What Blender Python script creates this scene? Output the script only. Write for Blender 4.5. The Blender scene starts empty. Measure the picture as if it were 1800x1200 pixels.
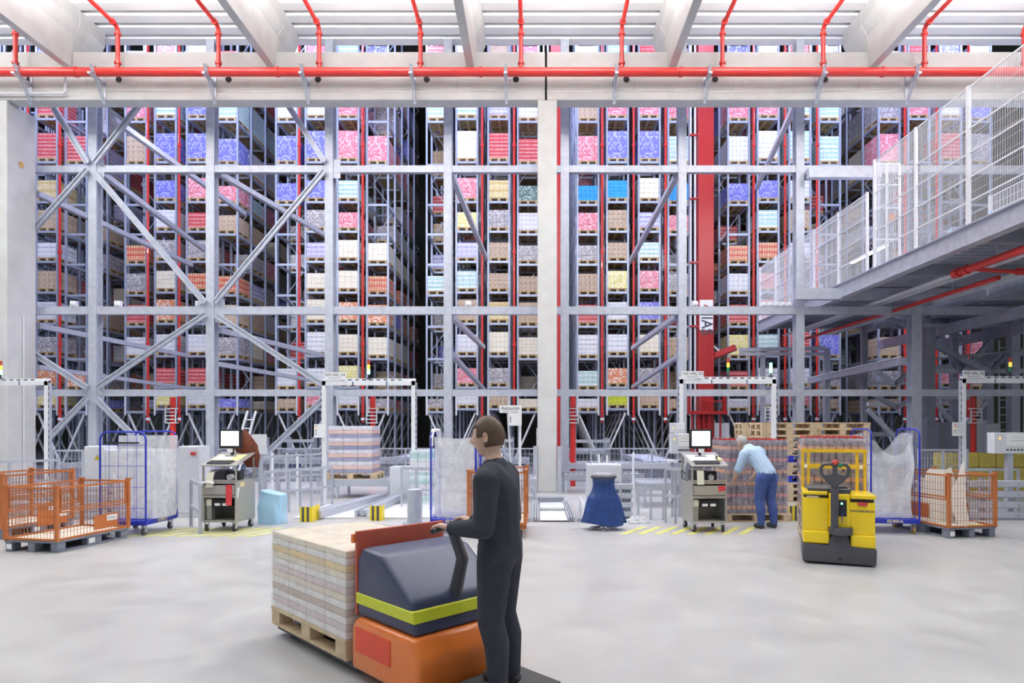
import bpy, bmesh, math, random
from mathutils import Vector, Matrix
random.seed(7)
R = math.radians
S = bpy.context.scene
COL = S.collection
FPX, UX, VY, H = 1150.0, 942.0, 745.0, 1.7      # focal length in px of an 1800 px frame, vanishing point, eye height

def fl(u, v):                                   # a floor point read off the plan
    Y = FPX*H/(v-VY); return Vector(((u-UX)*Y/FPX, Y, 0))
def X(u, Y): return (u-UX)*Y/FPX
def Z(v, Y): return H+(VY-v)*Y/FPX

# ---------------------------------------------------------------- mesh builder
class MB:
    def __init__(s): s.v = []; s.f = []
    def box(s, x0, x1, y0, y1, z0, z1, M=None):
        n = len(s.v)
        for p in ((x0,y0,z0),(x1,y0,z0),(x1,y1,z0),(x0,y1,z0),(x0,y0,z1),(x1,y0,z1),(x1,y1,z1),(x0,y1,z1)):
            s.v.append(M @ Vector(p) if M else p)
        s.f += [(n,n+3,n+2,n+1),(n+4,n+5,n+6,n+7),(n,n+1,n+5,n+4),(n+1,n+2,n+6,n+5),(n+2,n+3,n+7,n+6),(n+3,n,n+4,n+7)]
        return s
    def cb(s, c, d, M=None):
        return s.box(c[0]-d[0]/2, c[0]+d[0]/2, c[1]-d[1]/2, c[1]+d[1]/2, c[2]-d[2]/2, c[2]+d[2]/2, M)
    def bar(s, a, b, w, h=None, up=(0,0,1)):
        a = Vector(a); b = Vector(b); h = w if h is None else h
        d = (b-a); L = d.length
        if L < 1e-6: return s
        d.normalize(); up = Vector(up)
        if abs(d.dot(up)) > .97: up = Vector((0,1,0))
        x = d.cross(up).normalized(); z = x.cross(d)
        M = Matrix((( x.x,d.x,z.x,a.x),(x.y,d.y,z.y,a.y),(x.z,d.z,z.z,a.z),(0,0,0,1)))
        return s.box(-w/2, w/2, 0, L, -h/2, h/2, M)
    def tube(s, pts, r, n=8, closed=False, caps=True):
        pts = [Vector(p) for p in pts]; m = len(pts); base = len(s.v); prev = None
        rr = r if isinstance(r, (list, tuple)) else [r]*m
        for i, p in enumerate(pts):
            if closed: d = pts[(i+1) % m]-pts[i-1]
            elif i == 0: d = pts[1]-p
            elif i == m-1: d = p-pts[i-1]
            else: d = (pts[i+1]-p).normalized()+(p-pts[i-1]).normalized()
            if d.length < 1e-9: d = Vector((0,0,1))
            d.normalize()
            if prev is None:
                x = d.cross(Vector((0,0,1)))
                if x.length < .05: x = d.cross(Vector((0,1,0)))
            else: x = prev - d*prev.dot(d)
            x.normalize(); prev = x; y = d.cross(x)
            for k in range(n):
                a = 2*math.pi*k/n
                s.v.append(p+(x*math.cos(a)+y*math.sin(a))*rr[i])
        for i in range(m if closed else m-1):
            A = base+i*n; B = base+((i+1) % m)*n
            for k in range(n):
                s.f.append((A+k, A+(k+1)%n, B+(k+1)%n, B+k))
        if caps and not closed:
            s.f.append(tuple(base+k for k in range(n))[::-1]); s.f.append(tuple(base+(m-1)*n+k for k in range(n)))
        return s
    def lathe(s, prof, n=16, c=(0,0,0), axis='z'):
        base = len(s.v); c = Vector(c)
        for r, h in prof:
            for k in range(n):
                a = 2*math.pi*k/n; p = (r*math.cos(a), r*math.sin(a), h)
                if axis == 'x': p = (p[2], p[0], p[1])
                if axis == 'y': p = (p[0], p[2], p[1])
                s.v.append(c+Vector(p))
        for i in range(len(prof)-1):
            for k in range(n):
                A = base+i*n; B = A+n
                s.f.append((A+k, A+(k+1)%n, B+(k+1)%n, B+k))
        s.f.append(tuple(base+k for k in range(n))[::-1]); s.f.append(tuple(base+(len(prof)-1)*n+k for k in range(n)))
        return s
    def cyl(s, c, r, h, n=16, axis='z'):
        return s.lathe([(r, -h/2), (r, h/2)], n, c, axis)
    def prism(s, poly, y0, y1):                 # polygon in x,z extruded along y
        n = len(s.v); m = len(poly)
        for y in (y0, y1):
            for p in poly: s.v.append((p[0], y, p[1]))
        s.f.append(tuple(range(n, n+m))); s.f.append(tuple(range(n+m, n+2*m))[::-1])
        for k in range(m): s.f.append((n+k, n+m+k, n+m+(k+1)%m, n+(k+1)%m))
        return s
    def prismx(s, poly, x0, x1):                # polygon in y,z extruded along x
        n = len(s.v); m = len(poly)
        for x in (x0, x1):
            for p in poly: s.v.append((x, p[0], p[1]))
        s.f.append(tuple(range(n, n+m))[::-1]); s.f.append(tuple(range(n+m, n+2*m)))
        for k in range(m): s.f.append((n+k, n+(k+1)%m, n+m+(k+1)%m, n+m+k))
        return s
    def mesh(s, name, bevel=0, smooth=False, seg=2):
        me = bpy.data.meshes.new(name); me.from_pydata([tuple(p) for p in s.v], [], s.f); me.update()
        bm = bmesh.new(); bm.from_mesh(me)
        bmesh.ops.recalc_face_normals(bm, faces=bm.faces)
        if bevel:
            ed = [e for e in bm.edges if len(e.link_faces) == 2 and e.calc_face_angle(0) > .5]
            bmesh.ops.bevel(bm, geom=ed, offset=bevel, segments=seg, profile=.6, affect='EDGES', clamp_overlap=True)
        bm.to_mesh(me); bm.free()
        if smooth:
            for p in me.polygons: p.use_smooth = True
            try: me.set_sharp_from_angle(angle=R(38))
            except Exception: pass
        return me
    def build(s, name, m, parent=None, loc=None, rz=0, bevel=0, smooth=False, seg=2):
        me = s.mesh(name, bevel, smooth, seg); me.materials.append(m)
        return link(name, me, parent, loc, rz)

def link(name, me, parent=None, loc=None, rz=0):
    o = bpy.data.objects.new(name, me); COL.objects.link(o)
    if parent: o.parent = parent
    if loc is not None: o.location = loc
    if rz: o.rotation_euler = (0, 0, rz)
    return o
def tag(o, label=None, cat=None, group=None, kind=None):
    if label: o['label'] = label
    if cat: o['category'] = cat
    if group: o['group'] = group
    if kind: o['kind'] = kind
    return o
def thing(name, label, cat, loc=(0,0,0), rz=0, group=None):
    o = bpy.data.objects.new(name, None); COL.objects.link(o); o.empty_display_size = .1
    o.location = loc; o.rotation_euler = (0, 0, rz); return tag(o, label, cat, group)
def copy_tree(o, parent=None, kids=None):
    if kids is None:
        kids = {}
        for x in bpy.data.objects:
            if x.parent: kids.setdefault(x.parent.name, []).append(x)
    c = o.copy(); COL.objects.link(c); c.parent = parent
    for ch in kids.get(o.name, []): copy_tree(ch, c, kids)
    return c
def text(name, s, size, m, parent=None, loc=(0,0,0), rot=(R(90),0,0), ext=.001, bold=0, sx=1.0):
    cu = bpy.data.curves.new(name, 'FONT'); cu.body = s; cu.size = size; cu.extrude = ext; cu.align_x = 'CENTER'; cu.align_y = 'CENTER'; cu.offset = bold
    t = bpy.data.objects.new(name, cu); COL.objects.link(t)
    dg = bpy.context.evaluated_depsgraph_get(); dg.update()
    me = bpy.data.meshes.new_from_object(t.evaluated_get(dg)); bpy.data.objects.remove(t)
    me.materials.clear(); me.materials.append(m)
    o = link(name, me, parent, loc); o.rotation_euler = rot; o.scale = (sx, 1, 1); return o

# ---------------------------------------------------------------- materials
def new(name):
    m = bpy.data.materials.new(name); m.use_nodes = True
    nt = m.node_tree; b = nt.nodes['Principled BSDF']; return m, nt, b
def N(nt, t, **k):
    n = nt.nodes.new(t)
    for a, v in k.items(): setattr(n, a, v)
    return n
def mth(nt, op, a, b=None, c=None):
    n = N(nt, 'ShaderNodeMath', operation=op)
    for i, x in enumerate((a, b, c)):
        if x is None: continue
        if isinstance(x, (int, float)): n.inputs[i].default_value = x
        else: nt.links.new(x, n.inputs[i])
    return n.outputs[0]
def mixc(nt, f, a, b):
    n = N(nt, 'ShaderNodeMix', data_type='RGBA')
    for i, x in ((0, f), (6, a), (7, b)):
        if isinstance(x, (int, float)): n.inputs[i].default_value = x
        elif isinstance(x, tuple): n.inputs[i].default_value = (*x[:3], 1)
        else: nt.links.new(x, n.inputs[i])
    return n.outputs[2]
def plain(name, c, rough=.5, metal=0., noise=.06, scale=9., bump=0., coat=0., spec=.5, c2=None, em=None, est=0):
    m, nt, b = new(name)
    b.inputs['Roughness'].default_value = rough; b.inputs['Metallic'].default_value = metal
    b.inputs['Coat Weight'].default_value = coat; b.inputs['Specular IOR Level'].default_value = spec
    tc = N(nt, 'ShaderNodeTexCoord'); no = N(nt, 'ShaderNodeTexNoise'); no.inputs['Scale'].default_value = scale; no.inputs['Detail'].default_value = 4
    nt.links.new(tc.outputs['Object'], no.inputs['Vector'])
    dk = tuple(max(0, x*(1-2.2*noise)) for x in c) if c2 is None else c2
    lt = tuple(min(1, x*(1+1.2*noise)) for x in c)
    nt.links.new(mixc(nt, no.outputs[0], dk, lt), b.inputs['Base Color'])
    if bump:
        bp = N(nt, 'ShaderNodeBump'); bp.inputs['Strength'].default_value = bump; bp.inputs['Distance'].default_value = .01
        nt.links.new(no.outputs[0], bp.inputs['Height']); nt.links.new(bp.outputs[0], b.inputs['Normal'])
    if em: b.inputs['Emission Color'].default_value = (*em, 1); b.inputs['Emission Strength'].default_value = est
    return m
def film(name, op=.55, c=(.9,.92,.95), rough=.25):
    m, nt, b = new(name)
    b.inputs['Base Color'].default_value = (*c, 1); b.inputs['Roughness'].default_value = rough
    tc = N(nt, 'ShaderNodeTexCoord'); no = N(nt, 'ShaderNodeTexNoise'); no.inputs['Scale'].default_value = 5; no.inputs['Detail'].default_value = 5; no.inputs['Distortion'].default_value = 1.2
    nt.links.new(tc.outputs['Object'], no.inputs['Vector'])
    a = mth(nt, 'MULTIPLY_ADD', no.outputs[0], .7, op-.35); a = mth(nt, 'MINIMUM', a, 1.0)
    nt.links.new(a, b.inputs['Alpha'])
    bp = N(nt, 'ShaderNodeBump'); bp.inputs['Strength'].default_value = .5; bp.inputs['Distance'].default_value = .03
    nt.links.new(no.outputs[0], bp.inputs['Height']); nt.links.new(bp.outputs[0], b.inputs['Normal'])
    return m
def goods(name, base, band, nx=4, nz=5, mode='label', vary=.15, gloss=.35):
    m, nt, b = new('goods_'+name)
    b.inputs['Roughness'].default_value = gloss
    tc = N(nt, 'ShaderNodeTexCoord'); sp = N(nt, 'ShaderNodeSeparateXYZ'); nt.links.new(tc.outputs['Object'], sp.inputs[0])
    px, py, pz = sp.outputs
    h = mth(nt, 'ADD', px, py)                           # works on front and side faces alike
    cx = mth(nt, 'MULTIPLY', h, nx/.8); cz = mth(nt, 'MULTIPLY', pz, nz/.9)
    fx = mth(nt, 'FRACT', cx); fz = mth(nt, 'FRACT', cz)
    if mode == 'label':                                  # a printed panel on every carton
        q = mth(nt, 'MULTIPLY', mth(nt, 'COMPARE', fx, .5, .24), mth(nt, 'COMPARE', fz, .45, .2))
    elif mode == 'band':                                 # a printed stripe round every layer
        q = mth(nt, 'COMPARE', fz, .3, .22)
    elif mode == 'check':
        wn = N(nt, 'ShaderNodeTexWhiteNoise'); cv = N(nt, 'ShaderNodeCombineXYZ')
        nt.links.new(mth(nt, 'FLOOR', mth(nt, 'MULTIPLY', cx, 3)), cv.inputs[0]); nt.links.new(mth(nt, 'FLOOR', mth(nt, 'MULTIPLY', cz, 3)), cv.inputs[2])
        nt.links.new(cv.outputs[0], wn.inputs['Vector']); q = mth(nt, 'GREATER_THAN', wn.outputs[0], .62)
    elif mode == 'bottle':
        q = mth(nt, 'MULTIPLY', mth(nt, 'COMPARE', mth(nt, 'FRACT', mth(nt, 'MULTIPLY', cx, 2)), .5, .27), mth(nt, 'COMPARE', fz, .45, .3))
    else: q = mth(nt, 'MULTIPLY', fx, 0.)
    no = N(nt, 'ShaderNodeTexNoise'); no.inputs['Scale'].default_value = 7; no.inputs['Detail'].default_value = 3
    nt.links.new(tc.outputs['Object'], no.inputs['Vector'])
    c1 = mixc(nt, no.outputs[0], tuple(x*(1-vary*1.6) for x in base), tuple(min(1, x*(1+vary)+.02) for x in base))
    n2 = N(nt, 'ShaderNodeTexNoise'); n2.inputs['Scale'].default_value = 11; nt.links.new(tc.outputs['Object'], n2.inputs['Vector'])
    mr = N(nt, 'ShaderNodeMapRange'); mr.inputs[1].default_value = .35; mr.inputs[2].default_value = .6; mr.inputs[3].default_value = .3; mr.inputs[4].default_value = .95; nt.links.new(n2.outputs[0], mr.inputs[0])
    q = mth(nt, 'MULTIPLY', q, mr.outputs[0])
    nt.links.new(mixc(nt, q, c1, band), b.inputs['Base Color'])
    bp = N(nt, 'ShaderNodeBump'); bp.inputs['Strength'].default_value = .35; bp.inputs['Distance'].default_value = .02
    nt.links.new(no.outputs[0], bp.inputs['Height']); nt.links.new(bp.outputs[0], b.inputs['Normal'])
    return m

M = {}
M['steel'] = plain('galvanised_steel', (.56,.59,.68), .42, .35, .14, 7)
M['steel_dark'] = plain('grey_steel', (.36,.38,.44), .45, .4, .1, 5)
M['rack'] = plain('rack_steel_blue_grey', (.42,.47,.60), .42, .35, .08, 5)
M['white'] = plain('white_paint', (.86,.87,.9), .4, 0, .03)
M['lgrey'] = plain('light_grey_paint', (.72,.74,.79), .45, 0, .04)
M['alu'] = plain('aluminium_profile', (.56,.59,.66), .35, .3, .08)
M['concrete'] = plain('concrete_warm', (.64,.64,.63), .85, 0, .09, 2.2, .15)
M['deck'] = plain('white_roof_deck', (.92,.92,.91), .5, 0, .02, 3)
M['red'] = plain('red_pipe_paint', (.60,.028,.022), .35, 0, .05, coat=.2)
M['redd'] = plain('red_mast_paint', (.42,.018,.02), .4, 0, .08)
M['orange'] = plain('orange_cage_paint', (.55,.17,.045), .5, .1, .12, 14)
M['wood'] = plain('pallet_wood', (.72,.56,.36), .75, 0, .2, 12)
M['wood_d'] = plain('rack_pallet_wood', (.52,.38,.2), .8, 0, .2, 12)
M['ply'] = plain('pale_plywood', (.86,.78,.66), .7, 0, .08, 6)
M['board'] = plain('dark_timber', (.26,.2,.14), .8, 0, .2, 9)
M['blue'] = plain('blue_roll_container', (.02,.04,.5), .35, .1, .08)
M['bluep'] = plain('blue_plastic_bag', (.02,.06,.24), .35, 0, .3, 8, .5)
M['lblue'] = plain('pale_blue_plastic', (.46,.74,1.0), .35, 0, .04, 7, .6)
M['black'] = plain('black_plastic', (.02,.02,.025), .4, 0, .1)
M['rubber'] = plain('dark_rubber', (.05,.05,.055), .7, 0, .1)
M['dgrey'] = plain('dark_grey_plastic', (.075,.075,.09), .45, 0, .1)
M['plastic'] = plain('grey_plastic_pallet', (.22,.24,.3), .5, 0, .12)
M['yellow'] = plain('yellow_truck_paint', (.93,.66,.0), .3, 0, .03, coat=.4)
M['yellow2'] = plain('yellow_mast_paint', (.88,.55,.02), .35, 0, .06)
M['yelw'] = plain('yellow_black_guard_yellow', (.93,.72,.02), .4, 0, .03)
M['paint'] = plain('worn_yellow_floor_paint', (.78,.76,.22), .6, 0, .2, 8)
M['inox'] = plain('brushed_stainless', (.50,.49,.46), .35, .5, .08, 16)
M['inox_d'] = plain('brushed_stainless_back', (.42,.41,.38), .4, .5, .08, 16)
M['paper'] = plain('white_paper', (.9,.9,.9), .7, 0, .02)
M['ypaper'] = plain('yellow_paper', (.88,.8,.38), .7, 0, .05)
M['cream'] = plain('cream_label_paper', (.86,.84,.68), .7, 0, .04)
M['ink'] = plain('dark_ink', (.08,.08,.1), .7, 0, 0)
M['greyink'] = plain('grey_ink', (.35,.36,.4), .7, 0, 0)
M['screen'] = plain('lit_screen', (.9,.93,.96), .3, 0, 0, em=(.93,.97,1), est=1.1)
M['screeng'] = plain('lit_screen_green', (.5,.8,.6), .3, 0, 0, em=(.45,.85,.6), est=.8)
M['green'] = plain('green_knob', (.01,.2,.09), .35, 0, .05)
M['redk'] = plain('red_knob', (.6,.06,.05), .35, 0, .05)
M['lampg'] = plain('lit_green_lamp', (.1,.9,.5), .3, 0, 0, em=(.15,1,.5), est=6)
M['lampy'] = plain('amber_lamp', (.8,.6,.05), .3, 0, 0, em=(1,.7,.1), est=.8)
M['lampr'] = plain('red_lamp', (.45,.06,.03), .3, 0, 0)
M['lamp'] = plain('lit_tube', (1,1,1), .3, 0, 0, em=(1,1,1), est=6)
M['jblack'] = plain('dark_cloth', (.03,.033,.05), .85, 0, .2, 12)
M['jeans'] = plain('blue_denim', (.06,.11,.34), .85, 0, .2, 20)
M['shirt'] = plain('light_blue_cloth', (.50,.66,.88), .85, 0, .12, 10)
M['skin'] = plain('skin', (.62,.40,.30), .55, 0, .05)
M['hair'] = plain('brown_hair', (.10,.06,.035), .6, 0, .2, 30)
M['hairg'] = plain('grey_hair', (.42,.40,.40), .6, 0, .2, 30)
M['eye'] = plain('eye_white', (.8,.8,.8), .3, 0, 0)
M['tan'] = plain('tan_rubber_wheel', (.62,.40,.13), .5, 0, .1)
M['orangetruck'] = plain('orange_truck_paint', (.80,.20,.03), .35, 0, .05, coat=.3)
M['navy'] = plain('navy_hood', (.05,.06,.12), .45, 0, .1)
M['lime'] = plain('lime_yellow_band', (.62,.68,.03), .45, 0, .05)
M['olive'] = plain('dark_wall_panel', (.13,.135,.10), .8, 0, .1, 1)
M['void'] = plain('dark_recess', (.012,.012,.015), .9, 0, 0)
M['cardboard'] = plain('white_cardboard', (.84,.79,.72), .75, 0, .1, 3)
M['bag'] = film('clear_film_bag', .50)
M['wrap'] = film('stretch_wrap', .16, (.95,.95,1), .12)
M['fog'] = film('polycarbonate_pane', .08, (.35,.38,.42), .1)
M['crate'] = plain('yellow_crate', (.62,.50,.10), .5, 0, .15)
M['mesh'] = plain('pale_mesh_wire', (.84,.85,.88), .4, .1, .02)
M['wire'] = plain('orange_cage_wire', (.36,.14,.06), .5, .1, .12, 14)
M['redtape'] = plain('red_tape', (.72,.05,.07), .6, 0, .1)

G = {
 'B': ('blue-white', goods('blue', (.20,.21,.70), (.48,.50,.84), 4, 4, 'check')),
 'R': ('red', goods('red', (.60,.07,.08), (.74,.36,.38), 3, 6, 'band')),
 'P': ('pink-red', goods('pinkred', (.78,.24,.31), (.88,.62,.68), 4, 5, 'check')),
 'W': ('white', goods('white', (.82,.82,.86), (.60,.62,.70), 5, 5, 'band', .08)),
 'C': ('cream', goods('cream', (.84,.78,.64), (.70,.60,.42), 5, 3, 'none', .06)),
 'T': ('tan', goods('tan', (.56,.43,.32), (.42,.30,.20), 4, 4, 'label', .1, .7)),
 'G': ('mint green', goods('green', (.48,.70,.70), (.85,.90,.92), 5, 5, 'band')),
 'Y': ('yellow', goods('yellow', (.84,.76,.30), (.90,.88,.70), 5, 4, 'check')),
 'O': ('orange-red', goods('orange', (.80,.30,.16), (.90,.84,.76), 4, 4, 'check')),
 'b': ('bright blue', goods('brightblue', (.04,.36,.85), (.30,.62,.95), 1, 6, 'none', .2, .2)),
 'M': ('grey mixed', goods('mixed', (.36,.34,.37), (.66,.62,.62), 4, 6, 'check', .2)),
 'V': ('violet-white', goods('violet', (.66,.64,.86), (.36,.34,.66), 4, 5, 'band')),
 'Q': ('lime crate', goods('lime', (.70,.78,.05), (.35,.40,.02), 7, 5, 'bottle')),
 'K': ('red-green banded', goods('redgreen', (.72,.14,.10), (.66,.72,.40), 4, 4, 'bottle')),
 'D': ('dark green', goods('darkgreen', (.12,.22,.20), (.5,.6,.6), 4, 5, 'check')),
 'N': ('amber bottle', goods('amber', (.66,.50,.22), (.90,.84,.62), 5, 3, 'bottle')),
}
# ================================================================= THE SETTING
def floor_mat():
    m, nt, b = new('polished_concrete_floor')
    tc = N(nt, 'ShaderNodeTexCoord')
    def noise(s, d=5, dist=0):
        n = N(nt, 'ShaderNodeTexNoise'); n.inputs['Scale'].default_value = s; n.inputs['Detail'].default_value = d; n.inputs['Distortion'].default_value = dist
        nt.links.new(tc.outputs['Object'], n.inputs['Vector']); return n.outputs[0]
    a, c, d = noise(.35, 6, .8), noise(2.2, 8, .6), noise(26, 3)
    c1 = mixc(nt, a, (.35,.35,.355), (.56,.56,.56))
    r = N(nt, 'ShaderNodeMapRange'); r.inputs[1].default_value = .35; r.inputs[2].default_value = .7; nt.links.new(c, r.inputs[0])
    c2 = mixc(nt, mth(nt, 'MULTIPLY', r.outputs[0], .45), c1, (.60,.60,.60))
    r2 = N(nt, 'ShaderNodeMapRange'); r2.inputs[1].default_value = .66; r2.inputs[2].default_value = .74; nt.links.new(d, r2.inputs[0])
    c3 = mixc(nt, mth(nt, 'MULTIPLY', r2.outputs[0], .35), c2, (.3,.29,.27))
    nt.links.new(c3, b.inputs['Base Color'])
    nt.links.new(mth(nt, 'MULTIPLY_ADD', c, .4, .18), b.inputs['Roughness'])
    return m
def struct(o): o['kind'] = 'structure'; return o
struct(MB().box(-32, 42, -10, 60, -.2, 0).build('floor', floor_mat()))
struct(MB().box(-32, 42, 19.4, 45, 0, .004).build('floor_shade_sheet', plain('rack_hall_shade_grey', (.15,.15,.16), .6, 0, .15, 1.5)))  # added dark sheet: shade under racks and conveyors put into its colour
# rack hall shell
struct(MB().box(-32.4, -32, 17.9, 60, 0, 20).build('wall_left', M['olive']))
struct(MB().box(42, 42.4, 17.9, 60, 0, 20).build('wall_right', M['olive']))
struct(MB().box(-32, 42, 45, 45.3, 0, 20).build('wall_back', M['olive']))
struct(MB().box(-32, 42, 17.9, 45, 19.6, 19.8).build('ceiling_rack_hall', M['olive']))
# main hall roof: trapezoidal white deck spanning along x
d = MB(); yy = -8.0; k = 0
prof = []
while yy < 17.75:
    prof += [(yy, 12.0), (yy+.30, 12.0), (yy+.34, 12.16), (yy+.46, 12.16)]; yy += .5
prof.append((17.8, 12.0)); prof += [(17.8, 12.3), (-8.0, 12.3)]
d.prismx(prof, -26, 30)
struct(d.build('ceiling', M['deck']))
# side walls of the hall (out of frame, they close the room)
struct(MB().box(-26.3, -26, -8, 17.8, 0, 12.3).build('wall_hall_left', M['concrete']))
struct(MB().box(30, 30.3, -8, 17.8, 0, 12.3).build('wall_hall_right', M['concrete']))

# concrete roof beams
us = [-262, 120, 478, 827, 1181, 1534, 1888]
rb = None
names = {1:'concrete roof beam at far left running towards the camera', 2:'concrete roof beam second from the left', 3:'short-looking concrete roof beam left of the expansion joint', 4:'concrete roof beam right of the expansion joint', 5:'concrete roof beam at far right above the mesh walkway'}
for i, u in enumerate(us):
    x = X(u, 16.3)
    if i in (0, 6): lab = None
    b_ = MB()
    poly = [(-.10,10.56),(.10,10.56),(.14,11.35),(.30,11.62),(.30,12.0),(-.30,12.0),(-.30,11.62),(-.14,11.35)]
    b_.prism([(p[0], p[1]) for p in poly], -7.8, 16.28)
    b_.prism([(-.10,10.98),(.10,10.98),(.14,11.35),(.30,11.62),(.30,12.0),(-.30,12.0),(-.30,11.62),(-.14,11.35)], 16.281, 17.25)
    o = b_.build('roof_beam', M['concrete'], loc=(x, 0, 0), bevel=.012, seg=1)
    tag(o, names.get(i, 'concrete roof beam beyond the left edge of the hall' if i == 0 else 'concrete roof beam beyond the right edge of the hall'), 'roof beam', 'concrete roof beams', 'structure')
# girders either side of the expansion joint
jl, jr = X(958, 16.3), X(961.5, 16.3)
for a, b_, lab in ((-25.9, jl, 'long precast concrete girder left of the expansion joint'), (jr, 29.9, 'long precast concrete girder right of the expansion joint')):
    g = MB().box(a, b_, 16.3, 16.7, 9.77, 10.97)
    o = g.build('concrete_girder', M['concrete'], bevel=.015, seg=1); tag(o, lab, 'girder', 'precast concrete girders', 'structure')
    j = MB().box(a, b_, 16.292, 16.30, 9.97, 9.985); j.build('cast_line', M['inox'], o)
    for u in (152, 559, 803, 1115, 1290, 1510):
        x = X(u, 16.3)
        if a+.3 < x < b_-.3: MB().box(x-.006, x+.006, 16.294, 16.30, 9.99, 10.3).build('panel_seam', M['inox'], o)
    for u in (52, 209, 402, 559, 750, 907, 1101, 1257, 1450, 1606):
        x = X(u, 16.3)
        if a < x < b_: MB().cyl((x, 16.297, 10.28), .075, .02, 20, 'y').build('core_hole', M['void'], o)
# concrete columns
c = MB().box(X(945,16.3), X(979,16.3), 16.3, 17.15, 0, 9.768).box(X(943,16.2), X(945,16.2)-.002, 16.3, 16.5, 0, 1.6)
o = c.build('concrete_column', M['concrete'], bevel=.012, seg=1); tag(o, 'square pale concrete column in the middle of the hall', 'column', 'concrete columns', 'structure')
for sx in (-1, 1):
    MB().box(-.05, .05, -.09, 0, 0, 1.15).build('corner_guard', M['alu'], o, loc=(X(962,16.3)+sx*.3, 16.3, 0))
c = MB().box(X(12,16.3)-.7, X(12,16.3), 16.3, 17.25, 0, 9.768)
o = c.build('concrete_column', M['concrete'], bevel=.012, seg=1); tag(o, 'broad pale concrete column at the left edge', 'column', 'concrete columns', 'structure')
MB().cyl((X(12,16.3)+.003, 16.75, Z(288,16.7)), .08, .02, 16, 'x').build('core_hole', M['tan'], o)
MB().tube([(X(12,16.3)+.03, 16.8, 4.5), (X(12,16.3)+.03, 16.8, 0.1)], .02, 6).build('conduit', M['lgrey'], o)
MB().box(-14.6, -13.9, 16.7, 17.2, .0, 1.0).build('corner_guard', M['alu'], o) if False else None
cu = MB().tube([(X(-40,16.2), 16.2, Z(164,16.2)), (X(111,16.2), 16.2, Z(164,16.2)), (X(115,16.2), 16.2, Z(160,16.2)), (X(115,16.2), 16.2, Z(136,16.2))], .03, 8)
tag(cu.build('conduit_pipe', M['lgrey'], smooth=True), 'thin white conduit bending up the left concrete girder', 'conduit')

# ---------------------------------------------------------------- sprinkler main
YP = 15.95; zp = Z(126.5, YP)
sm = thing('sprinkler_main', 'thick red sprinkler main running along the concrete girder', 'pipe', (0, YP, zp))
MB().tube([(-20,0,0),(22,0,0)], .105, 20).build('pipe', M['red'], sm, smooth=True)
for u in (-60, 134, 488, 845, 1197, 1552):
    MB().cyl((X(u,YP),0,0), .122, .07, 20, 'x').build('coupling', M['red'], sm, smooth=True)
bp = [27,207,384,561,739,916,1093,1270,1447,1625,1800]
for i, u in enumerate(bp):
    x = X(u, YP); zt = Z(50, YP)-zp
    t = thing('sprinkler_branch', 'red sprinkler branch rising from the main, %s from the left' % ['first','second','third','fourth','fifth','sixth','seventh','eighth','ninth','tenth','eleventh'][i], 'pipe', (x, YP, zp), 0, 'red sprinkler branch pipes')
    MB().tube([(0,0,.09),(0,0,zt-.04),(0,-.05,zt+.02),(0,-.12,zt+.05),(0,-13.5,zt+.05)], .052, 12).build('pipe', M['red'], t, smooth=True)
    for zz in (.22, zt-.14): MB().cyl((0,0,zz), .078, .055, 14).build('coupling', M['red'], t, smooth=True)
    MB().cyl((0,-.2,zt+.05), .078, .055, 14, 'y').build('coupling', M['red'], t, smooth=True)
for i, u in enumerate((50,180,375,540,728,890,1080,1240,1437,1597)):
    x = X(u, 16.2)
    t = thing('pipe_bracket', 'galvanised triangular bracket under the red main, %s from the left' % ['first','second','third','fourth','fifth','sixth','seventh','eighth','ninth','tenth'][i], 'bracket', (x, 16.3, zp), 0, 'triangular pipe brackets')
    MB().box(-.03,.03,-.02,0,-.62,.12).build('wall_rail', M['steel'], t)
    MB().bar((-.02,-.02,-.60),(-.02,-.55,.10), .025, .03).bar((.03,-.02,-.60),(.03,-.55,.10), .025, .03).build('strut', M['steel'], t)
    MB().box(-.04,.04,-.6,-.02,-.16,-.115).build('arm', M['steel'], t)
    MB().tube([(0,-.35+.125*math.cos(a),.125*math.sin(a)) for a in [math.pi*k/8 for k in range(-1,10)]], .012, 6).build('pipe_clip', M['steel'], t)

# ---------------------------------------------------------------- steel facade frame
YF = 17.42
fr = thing('facade_steelwork', 'tall galvanised steel frame with crossed braces in front of the racks', 'steel frame', (0, YF, 0))
cols = [-43, 162, 369, 578, 787, 993, 1200, 1407, 1612, 1819]
zt, zm, zb = Z(296,YF), Z(545,YF), Z(690,YF)
me = MB().box(-.11,.11,0,.016,0,11.95).box(-.012,.012,.016,.25,0,11.95).box(-.11,.11,.25,.266,0,11.95).box(-.14,.14,-.02,.3,0,.02)
me = me.mesh('column'); me.materials.append(M['steel'])
for i, u in enumerate(cols):
    if i == 8:
        m2 = MB().box(-.13,.13,0,.02,0,Z(525,YF)-.12).box(-.015,.015,.02,.25,0,Z(525,YF)-.12).box(-.13,.13,.25,.27,0,Z(525,YF)-.12).mesh('column'); m2.materials.append(M['steel']); link('column', m2, fr, (X(u,YF),0,0))
        continue
    link('column', me, fr, (X(u,YF),0,0))
for z in (zt, zm, zb):
    for i in range(len(cols)-1):
        x0, x1 = X(cols[i],YF)+.11, X(cols[i+1],YF)-.11
        if i == 7 and z == zm: x1 += .22
        h = .105 if z == zm else .09
        b_ = MB().box(x0,x1,.02,.03,z-h,z+h).box(x0,x1,.03,.17,z+h-.014,z+h).box(x0,x1,.03,.17,z-h,z-h+.014)
        b_.build('beam', M['steel'], fr)
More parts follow.
